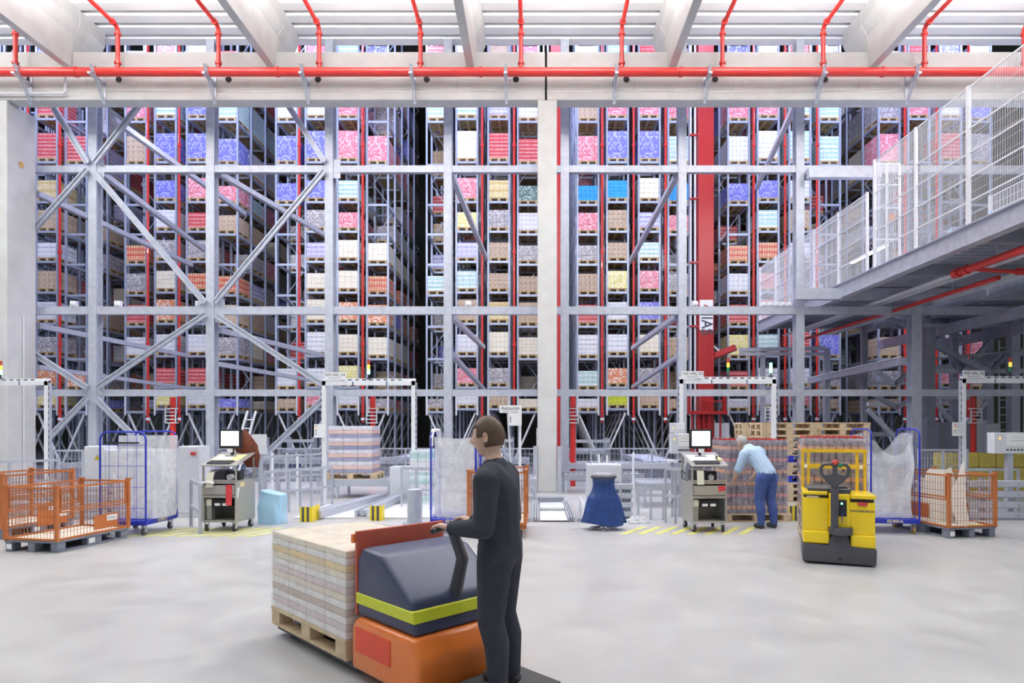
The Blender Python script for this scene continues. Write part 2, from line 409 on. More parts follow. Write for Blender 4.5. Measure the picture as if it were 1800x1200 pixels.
def brace(u0,v0,u1,v1,w=.15,y=-.07):
    a = Vector((X(u0,YF),y,Z(v0,YF))); b = Vector((X(u1,YF),y,Z(v1,YF)))
    q = MB().bar(a, b, .03, w, (0,0,1)); dd = (b-a).normalized(); nn = Vector((-dd.z,0,dd.x))
    for s in (-1,1): q.bar(a+nn*s*(w/2-.02)+Vector((0,-.03,0)), b+nn*s*(w/2-.02)+Vector((0,-.03,0)), .06, .035)
    q.build('brace', M['steel'], fr)
brace(363,533,168,303); brace(380,533,572,302); brace(170,288,250,185); brace(158,288,85,170); brace(572,286,500,175)
brace(364,553,176,680); brace(380,553,572,678); brace(157,300,58,412); brace(157,682,58,618); brace(157,700,90,770); brace(172,700,262,790); brace(572,700,440,826)
MB().box(X(352,YF),X(394,YF),.031,.04,zm-.32,zm+.32).build('gusset_plate', M['steel'], fr)
for u in (162,578): MB().box(X(u,YF)+.1,X(u,YF)+.3,.031,.04,zt-.25,zt+.25).build('gusset_plate', M['steel'], fr)
MB().box(X(162,YF)+.1,X(162,YF)+.3,.031,.04,zb-.25,zb+.25).build('gusset_plate', M['steel'], fr)
# tie beams running back from the frame into the rack hall
def tie(u0,v0,Y0,u1,v1,Y1,w=.14):
    a = (X(u0,Y0),Y0-YF,Z(v0,Y0)); b = (X(u1,Y1),Y1-YF,Z(v1,Y1)); MB().bar(a,b,w,w).build('tie_beam', M['steel'], fr)
for (xu, xv) in ((65,340),(200,210)):
    Y0 = 17.6; z = Z(xv,Y0); tie(xu,xv,Y0, UX+(xu-UX)*Y0/25.5, VY-(VY-xv)*Y0/25.5, 25.5)
tie(385,305,17.7,575,415,24.5); tie(792,303,17.7,855,455,25.5); tie(1188,312,17.7,1108,460,25.5); tie(1400,180,17.7,1330,330,25.5)
tie(792,555,17.7,850,610,25.5); tie(1190,555,17.7,1112,612,25.5); tie(792,620,17.7,856,690,25.5,.12); tie(1193,625,17.7,1112,680,25.5,.12)
tie(66,572,17.7,330,625,25.5); tie(385,580,17.7,570,625,25.0); tie(66,645,17.7,330,682,25.5,.12); tie(385,640,17.7,570,672,25.0,.12); tie(180,305,17.7,360,440,25.4)
# horizontal beams at the walkway
for v in (520,):
    b_ = MB().box(X(1400,YF-.4),X(1900,YF-.4),-.4,-.2,Z(v,YF)-.16,Z(v,YF)+.13); b_.build('beam', M['steel'], fr)
MB().box(X(1414,YF),X(1540,YF),-.3,-.1,Z(310,YF)-.13,Z(310,YF)+.12).build('beam', M['steel'], fr)
# small sensors on the middle beam
sn = MB().box(-.075,.075,-.05,.08,.0,.15).box(-.04,.04,-.1,-.05,.03,.1).cyl((.06,-.02,.06),.05,.05,10,'x').mesh('beam_sensor', .008); sn.materials.append(M['white'])
for i, (u, w) in enumerate(((127,'leftmost, beside the concrete column'),(205,'just right of the first steel post'),(347,'left of the crossed braces'),(823,'left of the concrete column in the middle'),(1222,'beside the red crane mast'),(1343,'leftmost of the row of five'),(1354,'second of the row of five'),(1365,'middle of the row of five'),(1376,'fourth of the row of five'),(1386,'last of the row of five'))):
    o = link('beam_sensor', sn, None, (X(u,YF), YF+.06, zm+.105)); 
    if i > 4: o.scale = (.7,1,.8)
    tag(o, 'small white sensor box on the middle beam, '+w, 'sensor', 'white sensor boxes on the middle beam')

# ---------------------------------------------------------------- pallet racks
YR = 26.4; PX = YR/FPX
offs = [(0,37),(52,89),(108,145),(160,197)]
SH = [719,681,626,569,514,460,407,355,285,209,135]
SZ = [Z(v,YR) for v in SH]
DR = .115
PITCH = 1.45; ROWS = 5
def upr(h0, h1, w=.07, d=.08):
    q = MB().box(-w/2,w/2,0,d,h0,h1).mesh('upright'); q.materials.append(M['rack']); return q
up_front = upr(2.15, 19.0); up_rear = upr(0, 19.0, .08, .09)
def shelf_mesh():
    w = 37*PX
    q = MB().box(0,w,0,.05,-.045,.045)
    for j in range(1,ROWS): q.box(0,w,j*PITCH-.1,j*PITCH-.05,-.04,.04)
    for x in (.05, w-.05): q.box(x-.04,x+.04,.05,ROWS*PITCH,-.05,.045)
    q = q.mesh('shelf'); q.materials.append(M['rack']); return q
shelf = shelf_mesh()
def zig(w, z0, z1, n, t=.035, mat='rack'):
    q = MB(); dz = (z1-z0)/n
    for k in range(n):
        a, b = (0, w) if k % 2 == 0 else (w, 0)
        q.bar((a,0,z0+k*dz),(b,0,z0+(k+1)*dz), t, t)
    q = q.mesh('diagonal_brace'); q.materials.append(M[mat]); return q
zg = zig(37*PX, 2.4, 18.8, 14)
vl = MB().bar((0,0,2.15),(.95,0,0),.065,.065).mesh('floor_brace'); vl.materials.append(M['white'])
vr = MB().bar((1.9,0,2.15),(.95,0,0),.065,.065).mesh('floor_brace'); vr.materials.append(M['white'])
for k in range(-1, 7):
    s = 485+265*(k-2)
    if k == -1: continue
    x0 = X(s, YR)
    lab = {0:'first pallet rack at the left edge behind the concrete column',1:'pallet rack behind the crossed braces',2:'pallet rack left of the dark aisle with boxes seen between braces',3:'pallet rack just left of the concrete column in the middle',4:'pallet rack between the concrete column and the red crane mast',5:'pallet rack just right of the red crane mast',6:'pallet rack behind the mesh walkway at far right'}[k]
    t = thing('pallet_rack', lab, 'rack', (x0, YR, 0), 0, 'tall steel pallet racks')
    for bi, (a, b) in enumerate(offs):
        for e in (a, b):
            link('upright', up_front, t, (e*PX,0,0))
            for j in range(1, ROWS): link('upright', up_rear, t, (e*PX, j*PITCH-.18, 0))
        for e in (a, b): MB().box(-.037,.037,-.004,.0,2.05,3.1).build('end_plate', M['lgrey'], t, (e*PX,0,0))
        for z in SZ: link('shelf', shelf, t, (a*PX, .0, z-(DR if bi in (0,3) else 0)))
        if bi in (0,3):
            for j in (0, 2, 4): link('diagonal_brace', zg, t, (a*PX, 1.1+j*PITCH, 0))
        else: link('diagonal_brace', zg, t, (a*PX, 1.1, 0))
    for bx in (.05, 108*PX):
        for j in range(6):
            link('floor_brace', vl, t, (bx,.12+j*1.3,0)); link('floor_brace', vr, t, (bx,.12+j*1.3,0))
    for (o_, r_) in ((43,.05),(98,.045),(154,.05)):
        q = thing('sprinkler_riser', 'thin red sprinkler riser in the %s, %s' % (lab.split(' behind')[0].split(' just')[0].split(' left')[0].split(' between')[0] if False else ['leftmost rack','rack behind the crossed braces','rack left of the dark aisle','rack just left of the middle column','rack just right of the middle column','rack right of the red crane mast','rack behind the mesh walkway'][k], {43:'left of three',98:'middle of three',154:'right of three'}[o_]), 'pipe', (x0+o_*PX, YR-.12, 0), 0, 'thin red sprinkler risers')
        MB().tube([(0,0,1.75),(0,0,18.9)], r_, 8).build('pipe', M['red'], q, smooth=True)
        for z in (2.2, 4.9, 8.6, 12.9): MB().cyl((0,0,z), r_*1.5, .12, 8).build('coupling', M['red'], q)
        MB().cyl((.0,0,1.9), r_*1.6, .1, 8).build('end_cap', M['white'], q)
# pallets and goods
def euro():
    q = MB()
    for y in (-.6,-.35,-.1): pass
    for yy in (-.345,-.172,0,.172,.345): q.box(-.6,.6,yy-.06,yy+.06,.122,.144)
    for xx in (-.528,0,.528): q.box(xx-.072,xx+.072,-.4,.4,.1,.122)
    for xx in (-.528,0,.528):
        for yy in (-.345,0,.345): q.box(xx-.07,xx+.07,yy-.055,yy+.055,.022,.1)
    for yy in (-.345,0,.345): q.box(-.6,.6,yy-.05,yy+.05,0,.022)
    return q
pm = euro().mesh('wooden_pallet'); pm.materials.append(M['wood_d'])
pmn = euro().mesh('wooden_pallet'); pmn.materials.append(M['wood'])
def stack(nx, nz, h, ny=4, w=.8, dd=1.14, g=.006, jit=.004):
    q = MB(); rnd = random.Random(nx*31+nz); cw, cd, ch = w/nx, dd/ny, h/nz
    for i in range(nx):
        for j in range(ny):
            for k in range(nz):
                if 0 < i < nx-1 and 0 < j < ny-1 and k < nz-1: continue
                e = rnd.uniform(-jit, jit)
                q.box(-w/2+i*cw+g/2, -w/2+(i+1)*cw-g/2, -dd/2+j*cd+g/2+e, -dd/2+(j+1)*cd-g/2+e, k*ch+(g/2 if k else 0), (k+1)*ch-g/2)
    return q
TPL = {}
def tpl(nx, nz, h):
    key = (nx, nz, round(h, 2))
    if key not in TPL:
        q = stack(nx, nz, h).mesh('goods_stack'); q.materials.append(None); TPL[key] = q
    return TPL[key]
TBL = {  # levels from the top down, one string per bay
 (0,2):'BRRNTWTWMOY', (0,3):'..R......O.', (1,0):'GPT..KMRW..', (1,1):'PGBBWMCOWRY', (1,2):'WBBPRMK.WRW', (1,3):'RGBPT.KTM.B',
 (2,0):'MWBB.....WT', (2,1):'PWBBMVCCWWP', (2,2):'GPPGPCCOCYW', (2,3):'B.P..CKOC.M', (3,0):'RG....G...M', (3,1):'WGCPYVGTWPW',
 (3,2):'TVRNMTTNCMT', (3,3):'PWRDWMTTC.C', (4,0):'WTPbPMTRWGW', (4,1):'GPBbTTYWWOQ', (4,2):'RPBCVGPBCMT', (4,3):'MPGbP.M.T.T',
 (5,0):'BPWB.KWRYRW', (5,1):'WPWBGKRRGWW', (5,2):'RGGWTW.TRWP', (5,3):'MGG.....BMT', (6,0):'WMP....TTMT', (6,1):'RP.....MPTT', (6,2):'BWR...TTMPM', (6,3):'WBM..TTMPTT'}
HT = {0:.38, 1:.66, 2:.74, 3:.78, 4:.66, 5:.64, 6:.68, 7:.74, 8:1.05, 9:1.1, 10:1.15}
side = lambda k, bi: None
cnt = 0
LV = ['bottom','second','third','fourth','fifth','sixth','seventh','eighth','ninth','tenth','top']
RK = ['leftmost rack','rack behind crossed braces','rack left of dark aisle','rack left of middle column','rack right of middle column','rack right of red mast','rack behind mesh walkway']
BN = ['first','second','third','last']
deep = {}; deep_p = MB()
def put(k, bi, lv, row, code):
    a, b = offs[bi]; xc = X(485+265*(k-2), YR)+(a+b)/2*PX
    z = SZ[lv]-(DR if bi in (0,3) else 0)+.046; y = YR+.62+row*PITCH
    rnd = random.Random(k*1009+bi*101+lv*11+row*7)
    h = HT[lv]*rnd.uniform(.86, 1.06); nx = rnd.choice((3,4,4,5)); nz = max(1, round(h/rnd.choice((.16,.2,.24))))
    return xc+rnd.uniform(-.012,.012), y+rnd.uniform(-.02,.02), z, round(h,1) if lv else .35, nx, nz, rnd
def single(k, bi, lv, row, code):
    x, y, z, h, nx, nz, rnd = put(k, bi, lv, row, code)
    nm, m = G[code]
    o = link('goods_stack', tpl(nx, nz, h), None, (x, y, z+.146)); o.material_slots[0].link = 'OBJECT'; o.material_slots[0].material = m
    where = '%s bay of %s, %s shelf%s' % (BN[bi], RK[k], LV[lv], '' if row == 0 else ', rear row')
    tag(o, '%s goods stack, %s' % (nm, where), 'goods', 'stacked goods on the rack pallets')
    p = link('wooden_pallet', pm, None, (x, y, z), R(90))
    tag(p, 'pallet of %s goods, %s' % (nm.split()[0], where), 'pallet', 'wooden pallets in the racks')
for (k, bi), s in TBL.items():
    for i, ch in enumerate(s):
        lv = 10-i
        if ch != '.': single(k, bi, lv, 0, ch); cnt += 1
        for row in range(1, ROWS):
            rnd = random.Random(k*77+bi*13+lv*5+row*3)
            if rnd.random() > (.78 if bi in (0,3) else .5): continue
            c2 = ch if (ch != '.' and rnd.random() < .4) else rnd.choice('BRPWCTGMVTTRMM')
            if row == 1 and ch == '.' and cnt < 292 and k < 6: single(k, bi, lv, 1, c2); cnt += 1; continue
            x, y, z, h, nx, nz, rnd = put(k, bi, lv, row, c2)
            q = deep.setdefault(c2, [])
            q.append((x, y, z, h, nz)); deep_p.box(x-.4,x+.4,y-.6,y+.6,z+.1,z+.144).box(x-.4,x-.3,y-.6,y+.6,z,z+.1).box(x-.05,x+.05,y-.6,y+.6,z,z+.1).box(x+.3,x+.4,y-.6,y+.6,z,z+.1)
allm = MB(); slots = []; idx = []
for code, lst in deep.items():
    si = len(slots); slots.append(G[code][1])
    for (x, y, z, h, nz) in lst:
        nf = len(allm.f); hh = h/nz
        for q in range(nz): allm.box(x-.39,x+.39,y-.57,y+.57,z+.146+q*hh+.004,z+.146+(q+1)*hh-.004)
        idx += [si]*(len(allm.f)-nf)
o = allm.build('deep_goods', slots[0])
for m in slots[1:]: o.data.materials.append(m)
for p, s_ in zip(o.data.polygons, idx): p.material_index = s_
tag(o, 'rows of stacked goods receding into the dark depth of the racks', 'goods', None, 'stuff')
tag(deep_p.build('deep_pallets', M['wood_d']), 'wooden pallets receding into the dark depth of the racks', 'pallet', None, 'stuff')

# ---------------------------------------------------------------- storage crane
def crane(u0, u1, label, full):
    Y = 25.6
    t = thing('storage_crane', label, 'crane', (X((u0+u1)/2,Y), Y, 0))
    w = (u1-u0)*Y/FPX
    MB().box(-w/2,w/2,0,.7,.6,18.8).build('mast', M['redd'], t, bevel=.01, seg=1)
    MB().box(-w/2-.14,-w/2-.08,.1,.16,.6,18.8).box(-w/2-.30,-w/2-.25,.1,.16,.6,18.8).build('guide_rail', M['lgrey'], t)
    for z in (3,5.5,8,10.5,13): MB().box(-w/2-.34,-w/2,.02,.1,z,z+.06).build('rail_clamp', M['redd'], t)
    MB().box(-.75,.75,-.1,1.5,.12,.6).build('base_carriage', M['redd'], t, bevel=.02)
    if full:
        MB().bar((w/2,.2,Z(626,Y)),(w/2+.75,-.3,Z(612,Y)),.22,.22).build('arm', M['redd'], t)
        MB().bar((w/2,.2,Z(605,Y)),(w/2+.35,0,Z(622,Y)),.06,.06).build('strut', M['lgrey'], t)
        MB().box(-.75,.75,-.3,.0,Z(728,Y),Z(722,Y)).box(-.75,-.68,-.3,0,Z(722,Y),Z(697,Y)).box(.62,.7,-.3,0,Z(722,Y),Z(697,Y)).box(-.1,.65,-.3,-.24,Z(706,Y),Z(704,Y)).box(-.3,-.24,-.3,0,Z(722,Y),Z(697,Y)).build('operator_platform', M['redd'], t)
        for x in (-.6,-.35,-.15,.05,.5): MB().box(x-.03,x+.03,-.2,-.14,.6,Z(728,Y)).build('support_post', M['redd'], t)
        p = MB().box(-.26,.26,-.02,-.001,Z(580,Y),Z(527,Y)).build('name_panel', M['white'], t)
        text('lettering', 'MIAS', .62, M['ink'], t, (0,-.024,Z(563,Y)), (R(90),R(90),0), .002, .008, .85)
        MB().bar((-.1,-.024,Z(536,Y)),(.18,-.024,Z(541,Y)),.02,.05).bar((-.1,-.024,Z(541,Y)),(.18,-.024,Z(546,Y)),.02,.05).build('logo_mark', M['redd'], t)
        MB().box(.32,.9,.0,.6,0,.0+Z(743,Y)).build('switch_cabinet', M['lgrey'], t)
crane(1228,1255,'tall red storage crane mast in the aisle right of the middle column',True)
crane(968,986,'dark red crane mast half hidden by the middle concrete column',False)

# ---------------------------------------------------------------- rack hall lamps (real fixtures over every aisle)
for k in range(-1, 8):
    xc = X(485+265*(k-2)-34, YR)
    lf = thing('aisle_lamp', 'lit strip lamp under the rack hall roof over rack aisle %d' % (k+2), 'lamp', (xc, 22.6, 19.3), 0, 'rack hall strip lamps')
    MB().box(-.12,.12,-1.6,1.6,.1,.295).build('housing', M['white'], lf); MB().box(-.08,.08,-1.55,1.55,.06,.1).build('tube', M['lamp'], lf)
    L = bpy.data.lights.new('aisle_light','AREA'); L.shape = 'RECTANGLE'; L.size = 1.2; L.size_y = 5; L.energy = 750; L.color = (.60,.65,1)
    lo = bpy.data.objects.new('aisle_light', L); COL.objects.link(lo); lo.location = (xc, 22.8, 19.2)
# main hall lamps under the roof deck
n = 0
for y in (1, 6, 11):
    for i in range(6):
        x = (X(us[i],16.3)+X(us[i+1],16.3))/2
        lf = thing('hall_lamp', 'lit hall strip lamp number %d under the white roof deck' % (n+1), 'lamp', (x, y, 11.5), 0, 'hall strip lamps'); n += 1
        MB().box(-1.3,1.3,-.14,.14,.06,.16).tube([(-1,0,.16),(-1,0,.49)],.01,5).tube([(1,0,.16),(1,0,.49)],.01,5).build('housing', M['white'], lf)
        MB().box(-1.25,1.25,-.1,.1,.03,.06).build('tube', M['lamp'], lf)
        L = bpy.data.lights.new('hall_light','AREA'); L.shape = 'RECTANGLE'; L.size = 2.6; L.size_y = 1.0; L.energy = 118; L.color = (.955,.985,.98)
        lo = bpy.data.objects.new('hall_light', L); COL.objects.link(lo); lo.location = (x, y, 11.45); lo.rotation_euler = (R(14) if y > 5 else 0, 0, 0)
        if y > 9:  # out-of-view trough lamps added to brighten the roof deck
            L = bpy.data.lights.new('added_uplight','AREA'); L.shape = 'RECTANGLE'; L.size = 2.6; L.size_y = .6; L.energy = 900; L.color = (.97,1,.99)
            lo = bpy.data.objects.new('added_uplight', L); COL.objects.link(lo); lo.location = (x, 12.6, 10.86); lo.rotation_euler = (R(180), 0, 0)
            t = thing('added_uplighter', 'added trough lamp out of view brightening the roof deck, roof bay %d from the left' % (i+1), 'lamp', (x, 12.6, 10.72), 0, 'added hall uplighters')
            MB().box(-1.35,1.35,-.16,.16,0,.02).box(-1.35,1.35,-.16,-.14,.02,.12).box(-1.35,1.35,.14,.16,.02,.12).build('trough', M['white'], t); MB().box(-1.25,1.25,-.10,.10,.03,.06).build('tube', M['lamp'], t)
            for xx in (-1.2,1.2): MB().tube([(xx,0,.02),(xx,0,1.27)],.008,5).build('hanger_rod', M['steel'], t)
# unseen floodlights added behind the girder to brighten the rack fronts
fm = MB().box(-.25,.25,-.08,.10,-.12,.12).box(-.03,.03,-.26,-.08,-.03,.03).mesh('housing', .01); fm.materials.append(M['lgrey'])
for i, u in enumerate((60,265,473,682,890,1096,1303,1510,1716)):
    x = X(u, 17.0); t = thing('added_floodlight', 'added unseen lamp behind the girder brightening the racks, number %d from the left' % (i+1), 'lamp', (x, 17.93, 10.62), 0, 'added floodlights behind the girder')
    link('housing', fm, t); MB().box(-.22,.22,.101,.105,-.10,.10).build('lens', M['lamp'], t)
    L = bpy.data.lights.new('added_flood','AREA'); L.shape = 'RECTANGLE'; L.size = .9; L.size_y = .3; L.energy = 110; L.color = (.97,.98,1)
    lo = bpy.data.objects.new('added_flood', L); COL.objects.link(lo); lo.location = (x, 18.06, 10.62); lo.rotation_euler = (R(90-22), 0, 0)
w = bpy.data.worlds.new('World'); S.world = w; w.use_nodes = True
w.node_tree.nodes['Background'].inputs[0].default_value = (.86,.92,1,1); w.node_tree.nodes['Background'].inputs[1].default_value = .38
cam = bpy.data.cameras.new('Camera'); co = bpy.data.objects.new('Camera', cam); COL.objects.link(co)
co.location = (0,0,H); co.rotation_euler = (R(90),0,0)
cam.sensor_width = 36; cam.lens = FPX/1800*36; cam.shift_x = -(UX-900)/1800; cam.shift_y = (VY-600)/1800; cam.clip_start = .1; cam.clip_end = 200
S.camera = co
S.view_settings.view_transform = 'Standard'; S.view_settings.look = 'None'; S.view_settings.exposure = 0.12; S.view_settings.gamma = 1; S.view_settings.use_curve_mapping = False
# ================================================================= HALL FLOOR OBJECTS
def arc(cx, cy, r, a0, a1, n): return [(cx+r*math.cos(a0+(a1-a0)*i/n), cy+r*math.sin(a0+(a1-a0)*i/n)) for i in range(n+1)]

def caster(parent, x, y, r=.06, wm='rubber', z=None, a=0):
    z = 2*r+.035 if z is None else z
    w = MB().lathe([(.3*r,-.018),(.95*r,-.018),(r,-.01),(r,.01),(.95*r,.018),(.3*r,.018)], 20, (0,0,r), 'x').build('wheel', M[wm], parent, (x,y,0), a, smooth=True)
    MB().box(-.028,-.021,-.02,.03,r-.01,z-.012).box(.021,.028,-.02,.03,r-.01,z-.012).box(-.035,.035,-.03,.045,z-.012,z).cyl((0,0,r),.012,.06,8,'x').build('fork', M['steel'], w)
    return w

# ---- orange mesh cages
def cage(label, x, y, rz, z0, W=.8, D=1.2, Hh=.72, wheels=False, boards='x', lift=0, plates=((1,.33,.62),(0,.2,.55))):
    t = thing('mesh_cage', label, 'mesh cage', (x, y, z0), rz)
    for (px_, py_) in ((0,0),(W,0),(0,D),(W,D)):
        MB().box(px_-.02,px_+.02,py_-.022,py_+.022,0,Hh).build('post', M['orange'], t, bevel=.003, seg=1)
        MB().box(px_-.032,px_+.032,py_-.032,py_+.032,Hh,Hh+.02).build('stacking_foot', M['orange'], t)
    for (a, b) in (((0,0),(W,0)),((W,0),(W,D)),((0,D),(W,D)),((0,0),(0,D))):
        r_ = MB()
        for zz in ((.02,.02),(Hh-.02,.02)): r_.bar((a[0],a[1],zz[0]),(b[0],b[1],zz[0]),.025,.025)
        long_ = a[0] == b[0]
        if long_:
            for zz in (Hh*.52, Hh*.55+.02): r_.bar((a[0],a[1]+.03,zz),(b[0],b[1]-.03,zz),.02,.018)
            for yy in (a[1]+.06, b[1]-.06): r_.bar((a[0],yy,Hh*.52),(a[0],yy,Hh-.02),.018,.018)
        r_.build('rail', M['orange'], t)
        g_ = MB(); L = D if long_ else W; n = int(L/.05)
        for k in range(1, n):
            f = k/n; p = (a[0]+(b[0]-a[0])*f, a[1]+(b[1]-a[1])*f)
            g_.box(p[0]-.0022,p[0]+.0022,p[1]-.0022,p[1]+.0022,.02,Hh-.02)
        for k in range(1, int(Hh/.11)):
            z = k*.11; g_.bar((a[0],a[1],z),(b[0],b[1],z),.004,.004)
        g_.build('mesh_panel', M['wire'], t)
    return t
def plate(t, side, p0, p1, z0, z1, W=.8, D=1.2, sgn=1):
    if side == 'r': q = MB().box(W+.004,W+.008,p0,p1,z0,z1); l = MB().box(W+.0085,W+.010,p1-.2,p1-.02,z1-.10,z1-.02)
    elif side == 'l': q = MB().box(-.008,-.004,p0,p1,z0,z1); l = MB().box(-.0035,-.002,p1-.2,p1-.02,z1-.10,z1-.02)
    elif side == 'li': q = MB().box(.006,.010,p0,p1,z0,z1); l = MB().box(.0105,.012,p1-.2,p1-.02,z1-.10,z1-.02)
    else: q = MB().box(p0,p1,-.008,-.004,z0,z1); l = MB().box(p1-.2,p1-.02,-.010,-.0085,z1-.10,z1-.02)
    o = q.build('label_plate', M['orange'], t); k = l.build('sticker', M['paper'], o)
    b = MB()
    if side in 'r': 
        for i in range(5): b.box(W+.0102,W+.011,p1-.18+i*.028,p1-.165+i*.028,z1-.08,z1-.045)
        b.build('print', M['greyink'], o)
def plastic_pallet(label, x, y, rz, W=.8, D=1.2, white=True):
    t = thing('plastic_pallet', label, 'pallet', (x, y, 0), rz)
    h = .15
    dk = MB().box(-.01,W+.01,-.01,D+.01,h-.025,h); dk.build('deck', M['plastic'], t, bevel=.005, seg=1)
    for xx in (0, W/2-.05, W-.1):
        q = MB()
        q.box(xx,xx+.1,0,D,0,.022)
        for (y0,y1) in ((0,.14),(D/2-.12,D/2+.12),(D-.14,D)): q.box(xx,xx+.1,y0,y1,.022,h-.025)
        q.build('runner', M['plastic'], t, bevel=.006, seg=1)
    if white: MB().box(W+.001,W+.003,.5,.6,.04,.11).box(.02,.1,-.003,-.001,.03,.1).build('sticker', M['paper'], t)
    return t
def floorboard(label, x, y, rz, z0, W=.76, D=1.16, m='ply'):
    tag(MB().box(.02,W,.02,D,0,.012).build('plywood_sheet', M[m], loc=(x,y,z0), rz=rz), label, 'board')
def setcage(label, plabel, blabel, ox, oy, rz, **k):
    """ox, oy: position of the near left corner"""
    plastic_pallet(plabel, ox, oy, rz)
    floorboard(blabel, ox, oy, rz, .151)
    return cage(label, ox, oy, rz, .151, **k)
rz1 = R(-9.7)
nr = fl(100, 972)                     # near right corner of the front cage
ox, oy = nr.x-.8*math.cos(rz1), nr.y-.8*math.sin(rz1)
c1 = setcage('empty orange mesh cage at the left edge, nearest to the camera', 'grey plastic pallet under the nearest orange cage at left', 'pale plywood sheet lying inside the nearest orange cage at left', ox, oy, rz1)
plate(c1, 'r', .58, 1.0, .06, .26); plate(c1, 'li', .45, .95, .10, .30)
nr2 = fl(4, 948)
ox2, oy2 = nr2.x-.8*math.cos(rz1), nr2.y-.8*math.sin(rz1)
c2 = setcage('orange mesh cage at left standing behind the nearest one', 'grey plastic pallet under the rear orange cage at left', 'pale plywood sheet lying inside the rear orange cage at left', ox2, oy2, rz1, Hh=.80)
plate(c2, 'r', .55, .95, .10, .28)
# right cage with torn boards
rz3 = R(10)
nl = fl(1668, 946)
c3 = setcage('orange-brown mesh cage at right full of torn white cardboard', 'grey plastic pallet under the cage with torn cardboard', 'littered plywood sheet inside the cage with torn cardboard', nl.x, nl.y, rz3, Hh=.80)
plate(c3, 'l', .38, .88, .10, .32); plate(c3, 'r', .5, .9, .1, .3)
cb = thing('cardboard_sheet', 'large torn white cardboard sheet leaning in the cage, pointed tip at right', 'cardboard', (nl.x, nl.y, .165), rz3)
q = MB(); poly = [(.12,.0),(.48,.0),(.77,.98),(.70,.93),(.52,.80),(.30,.86),(.26,.80)]
n = len(q.v)
def sheet(poly, y0, y1, th, bow=0):
    q = MB(); m = len(poly)
    for dy in (0, th):
        for (x, z) in poly: q.v.append((x, y0+(y1-y0)*z+dy+bow*math.sin(z*3.1), z))
    q.f.append(tuple(range(m))); q.f.append(tuple(range(m, 2*m))[::-1])
    for k in range(m): q.f.append((k, (k+1)%m, m+(k+1)%m, m+k))
    return q
sheet([(.33,.0),(.52,.0),(.62,.40),(.83,.95),(.76,.90),(.55,.62),(.40,.50),(.30,.25)], .18, .62, .008).build('front_sheet', M['cardboard'], cb)
t2 = thing('cardboard_sheet', 'white cardboard sheet behind, filling the left half of the torn cardboard cage', 'cardboard', (nl.x, nl.y, .165), rz3)
sheet([(.0,.42),(.02,.0),(.45,.0),(.70,.55),(.70,.84),(.60,.80),(.30,.82),(.24,.78)], .42, .78, .008).build('rear_sheet', M['cardboard'], t2)
t2 = thing('cardboard_sheet', 'low slanting white cardboard sheet at the back left of the torn cardboard cage', 'cardboard', (nl.x, nl.y, .165), rz3)
sheet([(.05,.0),(.60,.0),(.60,.62),(.45,.66)], 1.0, 1.12, .008).build('low_sheet', M['cardboard'], t2)
for i,(px_,py_,a) in enumerate(((.55,.1,20),(.68,.3,70),(.25,.08,-30))):
    tag(MB().box(-.09,.09,-.06,.06,0,.012).build('paper_scrap', M['ypaper'] if i == 0 else M['paper'], loc=(nl.x+px_*math.cos(rz3)-py_*math.sin(rz3), nl.y+px_*math.sin(rz3)+py_*math.cos(rz3), .165), rz=R(a)), ['yellowish paper scrap on the floor of the torn cardboard cage, front right','white paper scrap at the right inside the torn cardboard cage','white paper scrap at the left inside the torn cardboard cage'][i], 'paper')
# wheeled cage trolley in the middle
nl = fl(821, 946)
t = cage('brown-orange mesh cage trolley on wheels left of the middle column', nl.x+.02, nl.y, R(-1), .20, W=.84, D=1.15, Hh=.80)
MB().box(-.02,.86,-.02,1.17,-.045,0).box(-.02,.86,-.02,.0,-.06,.02).build('base_frame', M['orange'], t)
MB().box(.0,.84,.01,1.15,.0,.014).build('floor_board', M['ply'], t)
for (x_, y_) in ((.06,.08),(.78,.08),(.06,1.05),(.78,1.05)): 
    caster(t, x_, y_, .058, 'dgrey', z=.15).location.z = -.20
MB().box(.56,.72,-.02,.06,.80,.84).build('clip', M['alu'], t)

